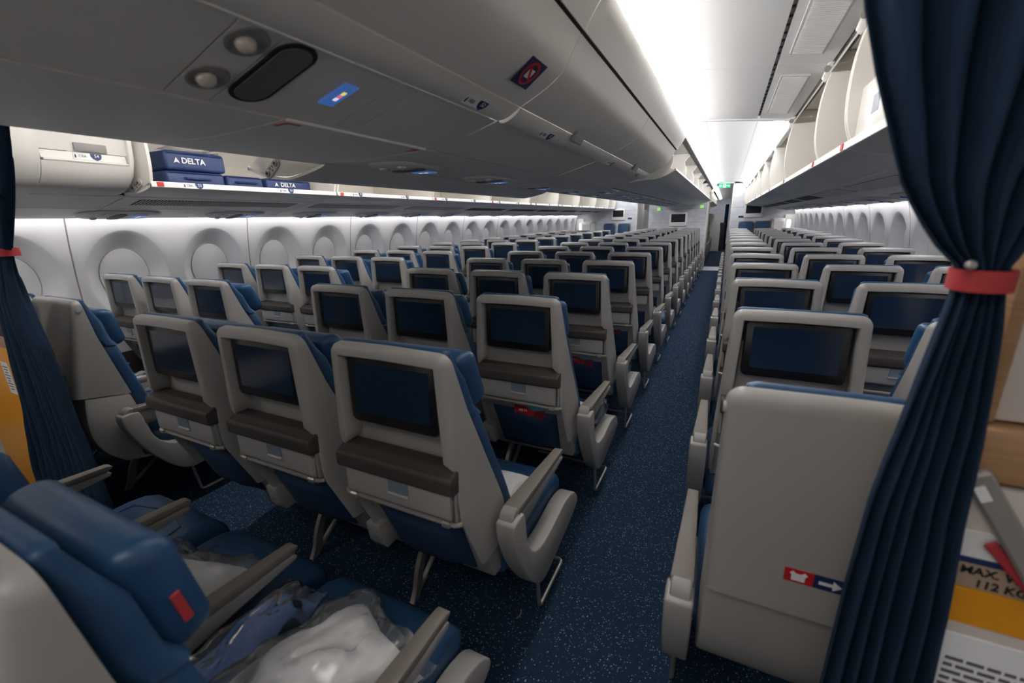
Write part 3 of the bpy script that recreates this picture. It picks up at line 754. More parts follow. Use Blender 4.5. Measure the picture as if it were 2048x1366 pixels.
# ------------------------------------------------------------------ forward partitions and what stands at them
BY = 13.1
for nm, x0, x1, lab in (('wall_front', -.72, .78, 'pale grey quilted partition ahead of the centre seats'),
                        ('wall_front_left', -2.95, -1.05, 'pale grey quilted partition ahead of the left seats'),
                        ('wall_front_right', 1.36, 2.95, 'pale grey quilted partition ahead of the right seats')):
    w = tag(link(nm, mesh_of(nm, prism([(x0, 0), (x1, 0), (x1, 2.30), (x0, 2.30)], 'y', BY, BY + 1.1), 'bulk')), lab, kind='structure')
    for zz in (.6, .95, 1.3, 1.65):
        link('panel_joint', mesh_of('panel_joint', rbox(x1 - x0 - .01, .004, .005, 0, 1, ((x0 + x1) / 2, BY - .001, zz)), 'recess'), w)
    ed = x1 if nm != 'wall_front_right' else x0
    link('corner_trim', mesh_of('corner_trim', rbox(.03, 1.12, 2.3, .008, 2, (ed, BY + .55, 1.15)), 'bin'), w)

def wall_monitor(x0, x1, z0, z1, label):
    t = empty('wall_monitor', ((x0 + x1) / 2, BY, z0)); tag(t, label, 'monitor', 'partition monitors')
    w, h = x1 - x0, z1 - z0
    link('frame', mesh_of('frame', prism(rrect(w, h, .03), 'y', -.035, 0, .008, 2), 'lip'), t, (0, 0, h / 2))
    link('screen', mesh_of('screen', rbox(w * .80, .004, h * .60, .002, 1), 'bezel'), t, (0, -.036, h * .60))
wall_monitor(-.157, .296, 1.20, 1.553, 'white-framed dark monitor on the centre partition')
wall_monitor(1.655, 2.08, 1.396, 1.727, 'white-framed dark monitor on the right partition')
wall_monitor(-1.76, -1.385, 1.39, 1.695, 'white-framed dark monitor on the left partition')

for x, z, lab in ((-.456, 1.667, 'small green lavatory sign at the left end of the centre partition'), (.642, 1.70, 'small green lavatory sign at the aisle end of the centre partition')):
    t = empty('lavatory_sign', (x, BY, z)); tag(t, lab, 'sign', 'lavatory signs')
    link('sign_plate', cmesh(('sign_plate', 'lav'), lambda: rbox(.10, .012, .10, .003, 1), 'bulk'), t, (0, -.006, 0))
    for dx in (-.028, 0, .028):
        f = link('figure_icon', cmesh(('figure_icon', 'lav'), lambda: prism([(-.010, -.04), (.010, -.04), (.010, .012), (.006, .016), (.006, .036), (-.006, .036), (-.006, .016), (-.010, .012)], 'y', -.0025, 0), 'lavg'), t, (dx, -.0125, 0))
for x, z, lab in ((-1.24, 1.43, 'small navy plate on the left partition beside the monitor'), (1.60, 1.413, 'small navy plate on the right partition under the monitor')):
    tag(link('navy_plate', cmesh(('navy_plate', 'b'), lambda: rbox(.12, .006, .048, .002, 1), 'navy'), None, (x, BY - .003, z)), lab, 'sign')

def jump_seat(x, label):
    t = empty('jump_seat', (x, BY - .02, 0)); tag(t, label, 'jump seat', 'folded jump seats at the partitions')
    link('frame', cmesh(('frame', 'js'), lambda: prism(rrect(.36, .92, .05), 'y', -.05, 0, .008, 2), 'shell2'), t, (0, 0, .85))
    link('backrest', cmesh(('backrest', 'js'), lambda: prism(rrect(.32, .52, .06), 'y', -.055, 0, .018, 3), 'leather'), t, (0, -.045, 1.035))
    link('seat', cmesh(('seat', 'js'), lambda: prism(rrect(.32, .34, .04), 'y', -.05, 0, .015, 3), 'leather'), t, (0, -.06, .58))
    link('grip', cmesh(('grip', 'js'), lambda: tube([(-.08, 0, 0), (-.08, -.02, .015), (.08, -.02, .015), (.08, 0, 0)], .006, 6), 'metal'), t, (0, -.05, 1.27))
for x, lab in ((-1.80, 'folded blue jump seat on the left partition, nearer the window'), (-1.385, 'folded blue jump seat on the left partition, nearer the aisle'),
               (1.73, 'folded blue jump seat on the right partition, nearer the aisle'), (2.10, 'folded blue jump seat on the right partition, nearer the window')):
    jump_seat(x, lab)

def cabinet(x0, x1, label, s):
    t = empty('door_cabinet', ((x0 + x1) / 2, BY - .35, 0)); tag(t, label, 'cabinet')
    w = abs(x1 - x0)
    link('body', mesh_of('body', rbox(w, .35, 1.36, .012, 2, (0, .17, .68)), 'lip'), t)
    link('door', mesh_of('door', rbox(w - .05, .01, 1.20, .004, 1, (0, -.008, .70)), 'bin'), t)
    link('handle', mesh_of('handle', tube([(0, 0, -.09), (0, -.035, -.08), (0, -.04, 0), (0, -.035, .08), (0, 0, .09)], .009, 6), 'metal'), t, (-s * w * .42, -.012, 1.24))
cabinet(2.30, 2.56, 'white cabinet with a grab handle beside the right-hand door', 1)
cabinet(-2.56, -2.26, 'white cabinet with a grab handle beside the left-hand door', -1)
for nm, s in (('door_1', -1), ('door_2', 1)):
    d = tag(link(nm, mesh_of(nm, prism([(2.58, 0), (2.86, 0), (2.80, 1.45), (2.58, 1.45)] if s > 0 else [(-2.58, 0), (-2.86, 0), (-2.80, 1.45), (-2.58, 1.45)], 'y', BY - .10, BY - .02), 'lip')), 'white cabin door with daylight in its window, %s side' % ('left' if s < 0 else 'right'), kind='structure')
    link('door_window', mesh_of('door_window', prism(rrect(.09, .26, .04), 'y', -.004, 0), 'daylight'), d, (s * 2.67, BY - .10, 1.2))

# hanging exit sign
t = empty('exit_sign', (1.14, 12.95, 2.13)); tag(t, 'green exit sign with a running figure and two white arrows over the aisle', 'sign')
link('sign_box', mesh_of('sign_box', rbox(.27, .03, .115, .006, 2, (0, 0, .0575)), 'exitg'), t)
for s in (-1, 1):
    link('arrow', mesh_of('arrow', prism([(s * .115, 0), (s * .09, .026), (s * .09, .009), (s * .05, .009), (s * .05, -.009), (s * .09, -.009), (s * .09, -.026)], 'y', -.003, 0), 'white_ic'), t, (0, -.0155, .058))
link('door_icon', mesh_of('door_icon', rbox(.06, .003, .085), 'white_ic'), t, (0, -.0155, .058))
link('running_figure', mesh_of('running_figure', prism([(-.016, -.038), (-.006, -.034), (.002, -.012), (.014, -.034), (.022, -.030), (.010, -.002), (.012, .012), (.022, .006), (.024, .013), (.010, .022), (.012, .032), (.004, .038), (-.004, .032), (-.002, .022), (-.020, .014), (-.018, .006), (-.004, .010), (-.006, -.008)], 'y', -.003, 0), 'exitg'), t, (0, -.0175, .058))
link('stem', mesh_of('stem', tube([(0, 0, .11), (0, 0, .155)], .01, 8), 'lip'), t)

# ------------------------------------------------------------------ the next cabin beyond the partition
w = tag(link('wall_far', mesh_of('wall_far', rbox(6.2, .1, 2.5, 0, 1, (0, 25.6, 1.15)), 'bulk')), 'white wall at the far end of the forward cabin', kind='structure')
for s in (-1, 1):
    zs = [0, .3, .6, .9, 1.2, 1.5, 1.8]
    ww = loft([[(s * wall_x(z), 14.2, z) for z in zs] + [(s * (wall_x(z) + .05), 14.2, z) for z in zs[::-1]], [(s * wall_x(z), 25.6, z) for z in zs] + [(s * (wall_x(z) + .05), 25.6, z) for z in zs[::-1]]])
    tag(link('wall_forward_' + ('left' if s < 0 else 'right'), mesh_of('wall_forward', ww, 'wall')), 'side lining of the cabin beyond the partition, %s side' % ('left' if s < 0 else 'right'), kind='structure')
    c = strip('cove_light', mir([(.86, 2.20), (.95, 2.235), (.945, 2.243), (.855, 2.208)], s), 14.3, 25, 'cove2', ceil_root)
for i in range(5):
    a = 14.4 + i * 1.30
    open_centre_bin(1, a, a + 1.30, 'open centre bin in the cabin beyond the partition, %s one' % ORD[i])
strip('bin_spine', [(-.6, 1.72), (.30, 1.72), (.30, 2.25), (-.6, 2.25)], 14.3, 21, 'bin', cs)
for i in range(3):
    a = 14.4 + i * 1.3
    t = empty('overhead_bin', (0, a, 0)); tag(t, 'cream bin over the left aisle seen through the gap beside the partition, %s one' % ORD[i], 'overhead bin', 'bins beyond the left gap')
    strip('bucket', mir(offset_profile(UNDER, .012), -1), 0, 1.28, 'bin', t); strip('liner', mir(offset_profile(BACK, .01), -1), 0, 1.28, 'binin', t)
pt = tag(link('partition', mesh_of('partition', prism([(.55, 0), (1.06, 0), (1.06, .9), (1.03, 1.15), (.96, 1.35), (.82, 1.48), (.70, 1.52), (.55, 1.53)], 'y', 20.5, 20.56, .01, 2), 'lip')), 'white partition with a rounded top corner beside the far aisle', 'partition')
# dark curtain far away
bm = bmesh.new()
rows = []
for z in (0.0, .5, 1.1, 1.5, 1.9):
    rows.append([(1.17 + .011 * i, 21.5 + .03 * math.sin(i * 1.9), z) for i in range(14)])
tag(link('far_curtain', mesh_of('far_curtain', loft(rows, closed=False, caps=False), 'curtain', 60)), 'dark blue curtain gathered beside the far end of the aisle', 'curtain')
t = empty('dark_seat', (1.13, 20.9, 0)); tag(t, 'dark seat back at the far end of the right aisle', 'seat')
link('backrest', mesh_of('backrest', prism(rrect(.20, .75, .05), 'y', 0, .12, .03, 2), 'blackfab'), t, (0, 0, .78))
link('base', mesh_of('base', rbox(.2, .4, .4, .03, 2, (0, .15, .2)), 'blackfab'), t)

# ------------------------------------------------------------------ curtains near the camera
def curtain(name, tab, y0, folds, amp, label, seed):
    tab = sorted(tab); zs = []
    z = tab[0][0]
    NZ, NX = 90, folds * 14
    rows = []
    for i in range(NZ + 1):
        z = lerp(tab[0][0], tab[-1][0], i / NZ)
        xl = interp([(q[0], q[1]) for q in tab], z); xr = interp([(q[0], q[2]) for q in tab], z)
        wd = xr - xl; row = []
        for j in range(NX + 1):
            u = j / NX
            ph = 2 * math.pi * folds * (u + .05 * mnoise.noise(Vector((u * 3 + seed, z * .8, 1)))) + .8 * mnoise.noise(Vector((u * 5, z * 1.5, seed)))
            a = amp * min(1, .30 + wd * 2.2) * (1 + .45 * mnoise.noise(Vector((u * 6, z * 1.2, seed + 3))))
            row.append((xl + wd * u + .25 * a * math.cos(ph) * min(1, wd * 4), y0 + a * math.sin(ph) + .006 * mnoise.noise(Vector((u * 9, z * 6, seed + 9))), z))
        rows.append(row)
    t = empty(name, (0, 0, 0)); tag(t, label, 'curtain')
    o = link('drape', mesh_of('drape', loft(rows, closed=False, caps=False), 'curtain', 80), t)
    md = o.modifiers.new('thickness', 'SOLIDIFY'); md.thickness = .0025
    return t
CR = curtain('curtain', [(.02, 1.475, 1.64), (.745, 1.489, 1.614), (.943, 1.491, 1.605), (1.092, 1.497, 1.593), (1.202, 1.509, 1.588), (1.287, 1.518, 1.580), (1.351, 1.526, 1.574), (1.389, 1.530, 1.568), (1.414, 1.528, 1.567), (1.445, 1.498, 1.580), (1.502, 1.461, 1.60), (1.628, 1.414, 1.66), (1.705, 1.391, 1.70), (2.15, 1.32, 1.88)],
             .68, 6, .027, 'dark blue curtain gathered with a red tie at the right edge', 2.3)
def band(x0, x1, y, d, z0, z1):
    """flat loop of webbing"""
    pts = rrect(x1 - x0, d, min(x1 - x0, d) * .45, 5); cx = (x0 + x1) / 2
    o = [(cx + a, y + b) for a, b in pts]; i_ = [(cx + a * .94, y + b * .94) for a, b in pts]
    return loft([[(x, yy, z0) for x, yy in o], [(x, yy, z1) for x, yy in o], [(x, yy, z1) for x, yy in i_], [(x, yy, z0) for x, yy in i_], [(x, yy, z0) for x, yy in o]], caps=False)
link('tie_band', mesh_of('tie_band', band(1.522, 1.575, .68, .060, 1.389, 1.413), 'red'), CR)
link('snap_button', mesh_of('snap_button', loft([[(.0055 * k * math.cos(a), -h, .0055 * k * math.sin(a)) for a in [2 * math.pi * i / 14 for i in range(14)]] for k, h in ((1, 0), (1, .002), (.8, .004), (.3, .005))]), 'metal'), CR, (1.524, .646, 1.420))
CL = curtain('curtain', [(0.02, -1.872, -1.058), (0.306, -1.825, -1.073), (0.675, -1.674, -1.139), (1.004, -1.579, -1.205), (1.207, -1.503, -1.281), (1.31, -1.409, -1.281), (1.376, -1.352, -1.265), (1.414, -1.352, -1.25), (1.499, -1.352, -1.181), (1.59, -1.352, -1.101), (1.764, -1.333, -0.978), (2.067, -1.304, -0.831)],
             .705, 9, .026, 'dark blue curtain gathered with a red tie at the left edge', 5.1)
link('tie_band', mesh_of('tie_band', band(-1.365, -1.248, .705, .075, 1.385, 1.415), 'red'), CL)
link('snap_button', mesh_of('snap_button', loft([[(.008 * k * math.cos(a), -h, .008 * k * math.sin(a)) for a in [2 * math.pi * i / 14 for i in range(14)]] for k, h in ((1, 0), (1, .002), (.8, .004), (.3, .005))]), 'metal'), CL, (-1.09, .675, 1.60))

# stowage units behind the last rows, half hidden by the curtains
t = empty('stowage_unit', (1.80, .755, 0)); tag(t, 'labelled galley stowage unit with an amber band, behind the right curtain', 'stowage unit')
link('lower_body', mesh_of('lower_body', rbox(.44, .075, 1.125, .006, 2, (.01, 0, .5625)), 'beige'), t)
link('wood_front', mesh_of('wood_front', rbox(.44, .085, .075, .006, 2, (.012, 0, 1.17)), 'wood'), t)
up = link('upper_panel', mesh_of('upper_panel', rbox(.42, .06, .42, .01, 2, (.025, .01, 1.42)), 'beige'), t)
link('edge_trim', mesh_of('edge_trim', rbox(.018, .066, .42, .006, 2, (-.190, .005, 1.42)), 'wood'), t)
link('amber_band', mesh_of('amber_band', rbox(.44, .004, .060, .001, 1), 'orange'), t, (0, -.0385, .935))
wl = link('weight_label', mesh_of('weight_label', rbox(.44, .003, .040, .001, 1), 'tan'), t, (0, -.0385, .986))
text('weight_lettering', 'MAX. WEIGHT', .017, (-.178, -.0022, .009), (1, 0, 0), (0, 0, 1), 'black', wl, align='LEFT', bold=.0004)
text('weight_lettering', '112 KG', .017, (-.160, -.0022, -.010), (1, 0, 0), (0, 0, 1), 'black', wl, align='LEFT', bold=.0004)
wh = link('white_label', mesh_of('white_label', rbox(.44, .003, .042, .001, 1), 'white'), t, (0, -.0385, 1.036))
text('label_letter', 'G', .022, (-.145, -.0022, 0), (1, 0, 0), (0, 0, 1), 'greytext', wh)
link('blue_line', mesh_of('blue_line', rbox(.44, .003, .009, 0, 1), 'navy'), t, (0, -.0386, 1.0105))
nl = link('notice', mesh_of('notice', rbox(.40, .003, .30, .001, 1), 'white'), t, (.0, -.0385, .735))
bmv = bmesh.new()
for r in range(6):
    rng = random.Random(r); x = -.165
    while x < .18:
        wd = rng.uniform(.008, .022); rbox(wd, .001, .0055, 0, 1, (x + wd / 2, -.002, .105 - r * .0125 + .0), bmv); x += wd + .004
tag(link('notice_print', mesh_of('notice_print', bmv, 'greytext'), nl), kind='stuff')
bar = link('restraint_bar', mesh_of('restraint_bar', rbox(.028, .016, .22, .003, 1), 'metal2'), t, (-.138, -.05, 1.055), (0, math.radians(-32), 0))
link('red_strap', mesh_of('red_strap', rbox(.014, .006, .10, .002, 1), 'red'), t, (-.128, -.047, 1.01), (0, math.radians(-42), 0))
link('paper_tag', mesh_of('paper_tag', rbox(.012, .002, .022, 0, 1), 'white'), bar, (-.006, -.010, .085))

t = empty('stowage_unit', (-2.05, .752, 0)); tag(t, 'amber stowage unit with a white notice, behind the left curtain', 'stowage unit')
link('amber_door', mesh_of('amber_door', rbox(.82, .014, .93, .003, 2, (.04, 0, .465)), 'orange'), t)
link('counter', mesh_of('counter', rbox(.82, .016, .06, .003, 2, (.04, 0, .96)), 'wood'), t)
link('dark_panel', mesh_of('dark_panel', rbox(.82, .012, .22, .003, 2, (.04, 0, 1.10)), 'band'), t)
nt_ = link('notice', mesh_of('notice', rbox(.085, .002, .17, 0, 1), 'white'), t, (.135, -.008, .765))
bmv = bmesh.new()
for r in range(9): rbox(.065 - .016 * (r % 3), .001, .005, 0, 1, (-.003, -.0015, .06 - r * .015), bmv)
tag(link('notice_print', mesh_of('notice_print', bmv, 'greytext'), nt_), kind='stuff')
# ------------------------------------------------------------------ passenger seats
# local frame: x right, y forward, z up from the floor; y = 0 is the plane of the seat-back monitor
SP = 0.5136
def yf(z):                        # line where the grey shell meets the blue cushion, seen from the side
    return interp([(.40, .285), (.645, .193), (.839, .108), (1.004, .037), (1.169, -.018), (1.20, -.024)], z)
def hw(z): return interp([(.5, .214), (.70, .210), (.90, .202), (1.10, .194), (1.2, .190)], z)

def shell_mesh(plain=False):
    ZT, RC = 1.168, .032
    zb = .715 if plain else .49
    path = []
    for i in range(21):
        z = lerp(zb, ZT - RC, i / 20); path.append((-(.2115 if plain else hw(z)), z, Vector((1, 0))))
    xc = -(.2115 if plain else hw(ZT - RC)) + RC
    for k in range(1, 8):
        a = math.pi - math.pi / 2 * k / 8; path.append((xc + RC * math.cos(a), ZT - RC + RC * math.sin(a), Vector((-math.cos(a), -math.sin(a)))))
    for x in (xc, -.07, .0): path.append((x, ZT + (.003 if x == 0 else .002 if x == -.07 else 0), Vector((0, -1))))
    path = path + [(-x, z, Vector((-d.x, d.y))) for x, z, d in path[:-1][::-1]]
    bm = bmesh.new(); rings = []
    for x, z, d in path:
        wz = .036 if z > .862 else lerp(.010, .036, smoothstep((z - .835) / .027))
        f = yf(z) - (.012 if z < .6 else 0); yo = max(0, .70 - z) * .42
        prof = [(0, f), (0, min(-.020, f - .004)), (.002, -.034), (.008, -.0425), (.017, -.0465)]
        prof += [(.030, -.0475)] if plain else [(max(wz - .003, .018), -.0465), (max(wz, .0195), -.0425), (max(wz, .0195), .018)]
        if not plain and wz < .0195:
            prof = [(0, f), (0, -.010), (.002, -.020), (.005, -.027), (.008, -.030), (.010, -.030), (.011, -.028), (.0115, .018)]
        rings.append([(x + d.x * q, y + (yo if jj else 0), z + d.y * q) for jj, (q, y) in enumerate(prof)])
    n = len(rings[0])
    V = [[bm.verts.new(p) for p in r] for r in rings]
    for i in range(len(V) - 1):
        for j in range(n - 1): bm.faces.new((V[i][j], V[i + 1][j], V[i + 1][j + 1], V[i][j + 1]))
    m = len(V) // 2
    for i in range(m):                                     # back panel across the opening
        a, b = V[i], V[i + 1]; c, d2 = V[-1 - i], V[-2 - i]
        if i + 1 < len(V) - 2 - i: bm.faces.new((a[-1], b[-1], d2[-1], c[-1]))
        elif i < len(V) - 1 - i: bm.faces.new((a[-1], b[-1], c[-1]))
    return bm

def cushion_rings(levels, n=6):
    """levels: (z, half width, y back, y front, corner radius)"""
    rings = []
    for z, w, y0, y1, r in levels:
        r = min(r, w * .98, (y1 - y0) / 2 * .98)
        rings.append([(x, (y0 + y1) / 2 + y, z) for x, y in rrect(2 * w, y1 - y0, r, n)])
    return loft(rings)

def back_cushion_mesh():
    lv = []
    for i in range(17):
        z = lerp(.46, 1.158, i / 16)
        w = hw(z) - .010
        t = (.058 - .030 * smoothstep((z - 1.06) / .10)) if z > .94 else .066
        y0, y1 = yf(z) - .004, yf(z) + t
        if i == 0: lv.append((z + .0, w - .03, y0 + .01, y1 - .02, .02))
        lv.append((z, w, y0, y1, .022))
        if abs(z - .94) < .03:
            lv.append((z + .012, w - .004, y0, y1 - .006, .022)); lv.append((z + .016, w + .002, y0, y1, .022))
    z = 1.158
    lv.append((1.167, hw(z) - .012, yf(z) + .001, yf(z) + .025, .012)); lv.append((1.1715, hw(z) - .022, yf(z) + .005, yf(z) + .021, .008)); lv.append((1.1725, hw(z) - .034, yf(z) + .009, yf(z) + .017, .004))
    return cushion_rings(sorted(lv))

def headrest_mesh():
    bm = rbox(.335, .070, .185, .030, 4)
    for v in bm.verts:
        u = abs(v.co.x) / .1675
        v.co.y += .030 * u ** 2.2                               # folding wings
        if v.co.y > 0: v.co.y += .012 * (1 - (v.co.z / .09) ** 2)
    bmesh.ops.rotate(bm, verts=bm.verts, cent=(0, 0, 0), matrix=Matrix.Rotation(math.radians(21), 3, 'X'))
    zc = 1.035
    for v in bm.verts: v.co += Vector((0, yf(zc) + .058 + .032, zc))
    return bm

def seat_cushion_mesh():
    prof = []
    for y, zt, zb, w, r in ((.17, .43, .37, .20, .02), (.185, .452, .345, .218, .03), (.22, .458, .335, .224, .035), (.35, .450, .33, .226, .035), (.50, .452, .325, .227, .035),
                            (.60, .456, .32, .227, .038), (.655, .450, .318, .226, .042), (.695, .430, .322, .223, .042), (.718, .400, .335, .215, .03), (.724, .375, .35, .20, .01)):
        prof.append([(x, y, (zt + zb) / 2 + z) for x, z in rrect(2 * w, zt - zb, min(r, (zt - zb) / 2 * .95), 6)])
    return loft(prof)

def pocket_mesh():
    NU, NV = 14, 8; rng = random.Random(3)
    front, back = [], []
    rings = []
    for j in range(NV + 1):
        v = j / NV; z = lerp(.405, .628, v); row = []; rowb = []
        base = lerp(.118, .030, v)
        for i in range(NU + 1):
            u = i / NU * 2 - 1
            bulge = (.040 - .012 * v) * (1 - u ** 4) * (1 - (2 * v - 1) ** 6 * .8)
            wr = .004 * mnoise.noise(Vector((u * 2.5, v * 4, 4)))
            zz = z - (.014 * (1 - u * u) if j == NV else 0)
            x = u * .160 * (1 - .06 * (1 - v))
            row.append((x, base - bulge + wr, zz)); rowb.append((x, base + .006, z))
        rings.append(row + rowb[::-1])
    return loft(rings)

def end_bay_mesh():
    p = [(.105, .612), (.178, .612), (.192, .54), (.215, .46), (.262, .405), (.33, .380), (.42, .378), (.55, .392), (.64, .380), (.70, .352), (.735, .310), (.733, .285), (.68, .262), (.56, .240), (.44, .222), (.355, .214), (.285, .245), (.215, .33), (.150, .44), (.108, .55)]
    p = smooth_curve(p + [p[0]], 2)[:-1]
    return prism(p, 'x', -.030, .034, .012, 3)

def armrest_body():
    return prism([(.135, .600), (.18, .604), (.58, .588), (.594, .578), (.585, .568), (.42, .556), (.24, .534), (.15, .534), (.128, .56)], 'x', -.019, .019, .005, 2)
def armrest_pad():
    p = [(.165, .607), (.585, .590), (.598, .596), (.600, .604), (.585, .610), (.165, .634), (.158, .622)]
    bm = prism(p, 'x', -.027, .027, .006, 2)
    for v in bm.verts: v.co.x *= lerp(1.0, .62, smoothstep((v.co.y - .22) / .38))
    return bm
def drum_mesh():
    return prism([(.150 + .034 * math.cos(a), .598 + .040 * math.sin(a)) for a in [2 * math.pi * i / 16 for i in range(16)]], 'x', -.024, .024, .004, 1)

def leg_mesh():
    pth = [(.23, .0), (.255, .05), (.275, .12), (.315, .19), (.375, .25), (.43, .31)]
    w = [.020, .019, .018, .019, .022, .028]
    rings = []
    for (y, z), q in zip(smooth_curve(pth, 3), [interp([(i / 5, ww) for i, ww in enumerate(w)], t / 15) for t in range(16)]):
        rings.append([(-.010, y - q, z), (.010, y - q, z), (.010, y + q, z), (-.010, y + q, z)])
    return loft(rings)
def front_leg_mesh():
    return loft([[(-.008, y - .011, z), (.008, y - .011, z), (.008, y + .011, z), (-.008, y + .011, z)] for y, z in ((.245, .012), (.45, .16), (.60, .30))])
def beam_mesh():
    return tube([(-SP / 2, 0, 0), (SP / 2, 0, 0)], .021, 10)
def luggage_bar_mesh():
    return tube([(0, .352, .225), (0, .372, .060), (0, .378, .050), (0, .388, .045), (0, .618, .042), (-.004, .630, .042), (-.014, .636, .042), (-.44, .636, .050)], .0075, 7)

SM = {}
def build_seat_meshes():
    SM['back_shell'] = mesh_of('back_shell', shell_mesh(), 'shell', 40)
    SM['plain_shell'] = mesh_of('plain_shell', shell_mesh(True), 'shell', 40)
    SM['lower_shell'] = mesh_of('lower_shell', prism([(.004, .725), (.03, .73), (.16, .70), (.28, .40), (.26, .36), (.135, .375), (.030, .64)], 'x', -.207, .207, .008, 2), 'shell')
    SM['plain_lower'] = mesh_of('plain_lower', prism(smooth_curve([(-.015, .711), (-.010, .62), (.008, .52), (.06, .43), (.14, .37)], 3) + [(.26, .36), (.272, .42), (.205, .60), (.158, .712)], 'x', -.211, .211, .008, 2), 'shell')
    m = plate(.30, .1937, .030, .018, 'y', .004)
    SM['monitor'] = mesh_of('monitor', m, 'bezel')
    SM['screen'] = mesh_of('screen', plate(.252, .143, .003, .003, 'y'), 'glass')
    SM['recess'] = mesh_of('recess_step', rbox(.30, .004, .012, .002, 1), 'recess')
    SM['band'] = mesh_of('literature_pocket', prism([(-.057, .792), (-.066, .800), (-.066, .836), (-.060, .845), (-.050, .846), (-.030, .858), (.010, .860), (.016, .800), (-.02, .788)], 'x', -.200, .200, .005, 2), 'band')
    SM['tray'] = mesh_of('tray_table', prism([(-.050, .789), (-.050, .712), (-.044, .704), (-.020, .704), (.0, .789)], 'x', -.183, .183, .006, 2), 'shell')
    SM['tray_arm'] = mesh_of('tray_arm', rbox(.009, .014, .088, .003, 1), 'shell2')
    SM['latch'] = mesh_of('latch', rbox(.070, .006, .040, .002, 1), 'latch')
    SM['latch_lip'] = mesh_of('latch_lip', prism([(-.003, .007), (-.010, .002), (-.010, -.003), (.004, -.007)], 'x', -.036, .036, .002, 1), 'shell')
    SM['tray_bar'] = mesh_of('tray_bar', tube([(-.205, .0, 0), (-.19, -.012, 0), (.19, -.012, 0), (.205, .0, 0)], .007, 8), 'metal2')
    SM['hinge'] = mesh_of('hinge', rbox(.028, .022, .020, .004, 1), 'metal')
    SM['pocket'] = mesh_of('seat_pocket', pocket_mesh(), 'pocket', 60)
    SM['back_cushion'] = mesh_of('back_cushion', back_cushion_mesh(), 'leather', 50)
    SM['headrest'] = mesh_of('headrest', headrest_mesh(), 'leather2', 60)
    SM['head_strap'] = mesh_of('head_strap', rbox(.27, .036, .004, .001, 1), 'strap')
    SM['seat_cushion'] = mesh_of('seat_cushion', seat_cushion_mesh(), 'leather', 50)
    st = [tube([(sx * x, y, z) for x, y, z in ((.165, .24, .4595), (.168, .50, .4545), (.150, .60, .4575), (.0, .635, .4555))], .0022, 5) for sx in (-1, 1)]
    SM['seam'] = mesh_of('seam', tube([(-.165, .24, .459), (-.170, .50, .454), (-.150, .60, .4575), (0, .64, .4545), (.150, .60, .4575), (.170, .50, .454), (.165, .24, .459)], .0022, 5), 'leather2')
    for q in st: q.free()
    SM['armrest'] = mesh_of('armrest', armrest_body(), 'shell2')
    SM['arm_pad'] = mesh_of('arm_pad', armrest_pad(), 'pad')
    SM['drum'] = mesh_of('arm_pivot', drum_mesh(), 'shell2')
    SM['end_bay'] = mesh_of('end_bay', end_bay_mesh(), 'shell', 40)
    SM['luggage_bar'] = mesh_of('luggage_bar', luggage_bar_mesh(), 'metal')
    SM['leg'] = mesh_of('leg', leg_mesh(), 'metal')
    SM['brace'] = mesh_of('leg_brace', front_leg_mesh(), 'metal2')
    SM['beam'] = mesh_of('beam', beam_mesh(), 'metal2')
    SM['outlet'] = mesh_of('outlet_box', prism([(.045, .505), (.10, .505), (.16, .42), (.15, .395), (.075, .395), (.055, .43)], 'x', -.030, .030, .006, 2), 'shell')
    SM['socket'] = mesh_of('socket', rbox(.026, .004, .034, .002, 1), 'latch')
    SM['side_bracket'] = mesh_of('side_bracket', prism([(.10, .60), (.155, .61), (.20, .45), (.30, .36), (.28, .32), (.16, .40), (.11, .52)], 'x', -.012, .012, .004, 1), 'shell2')
build_seat_meshes()

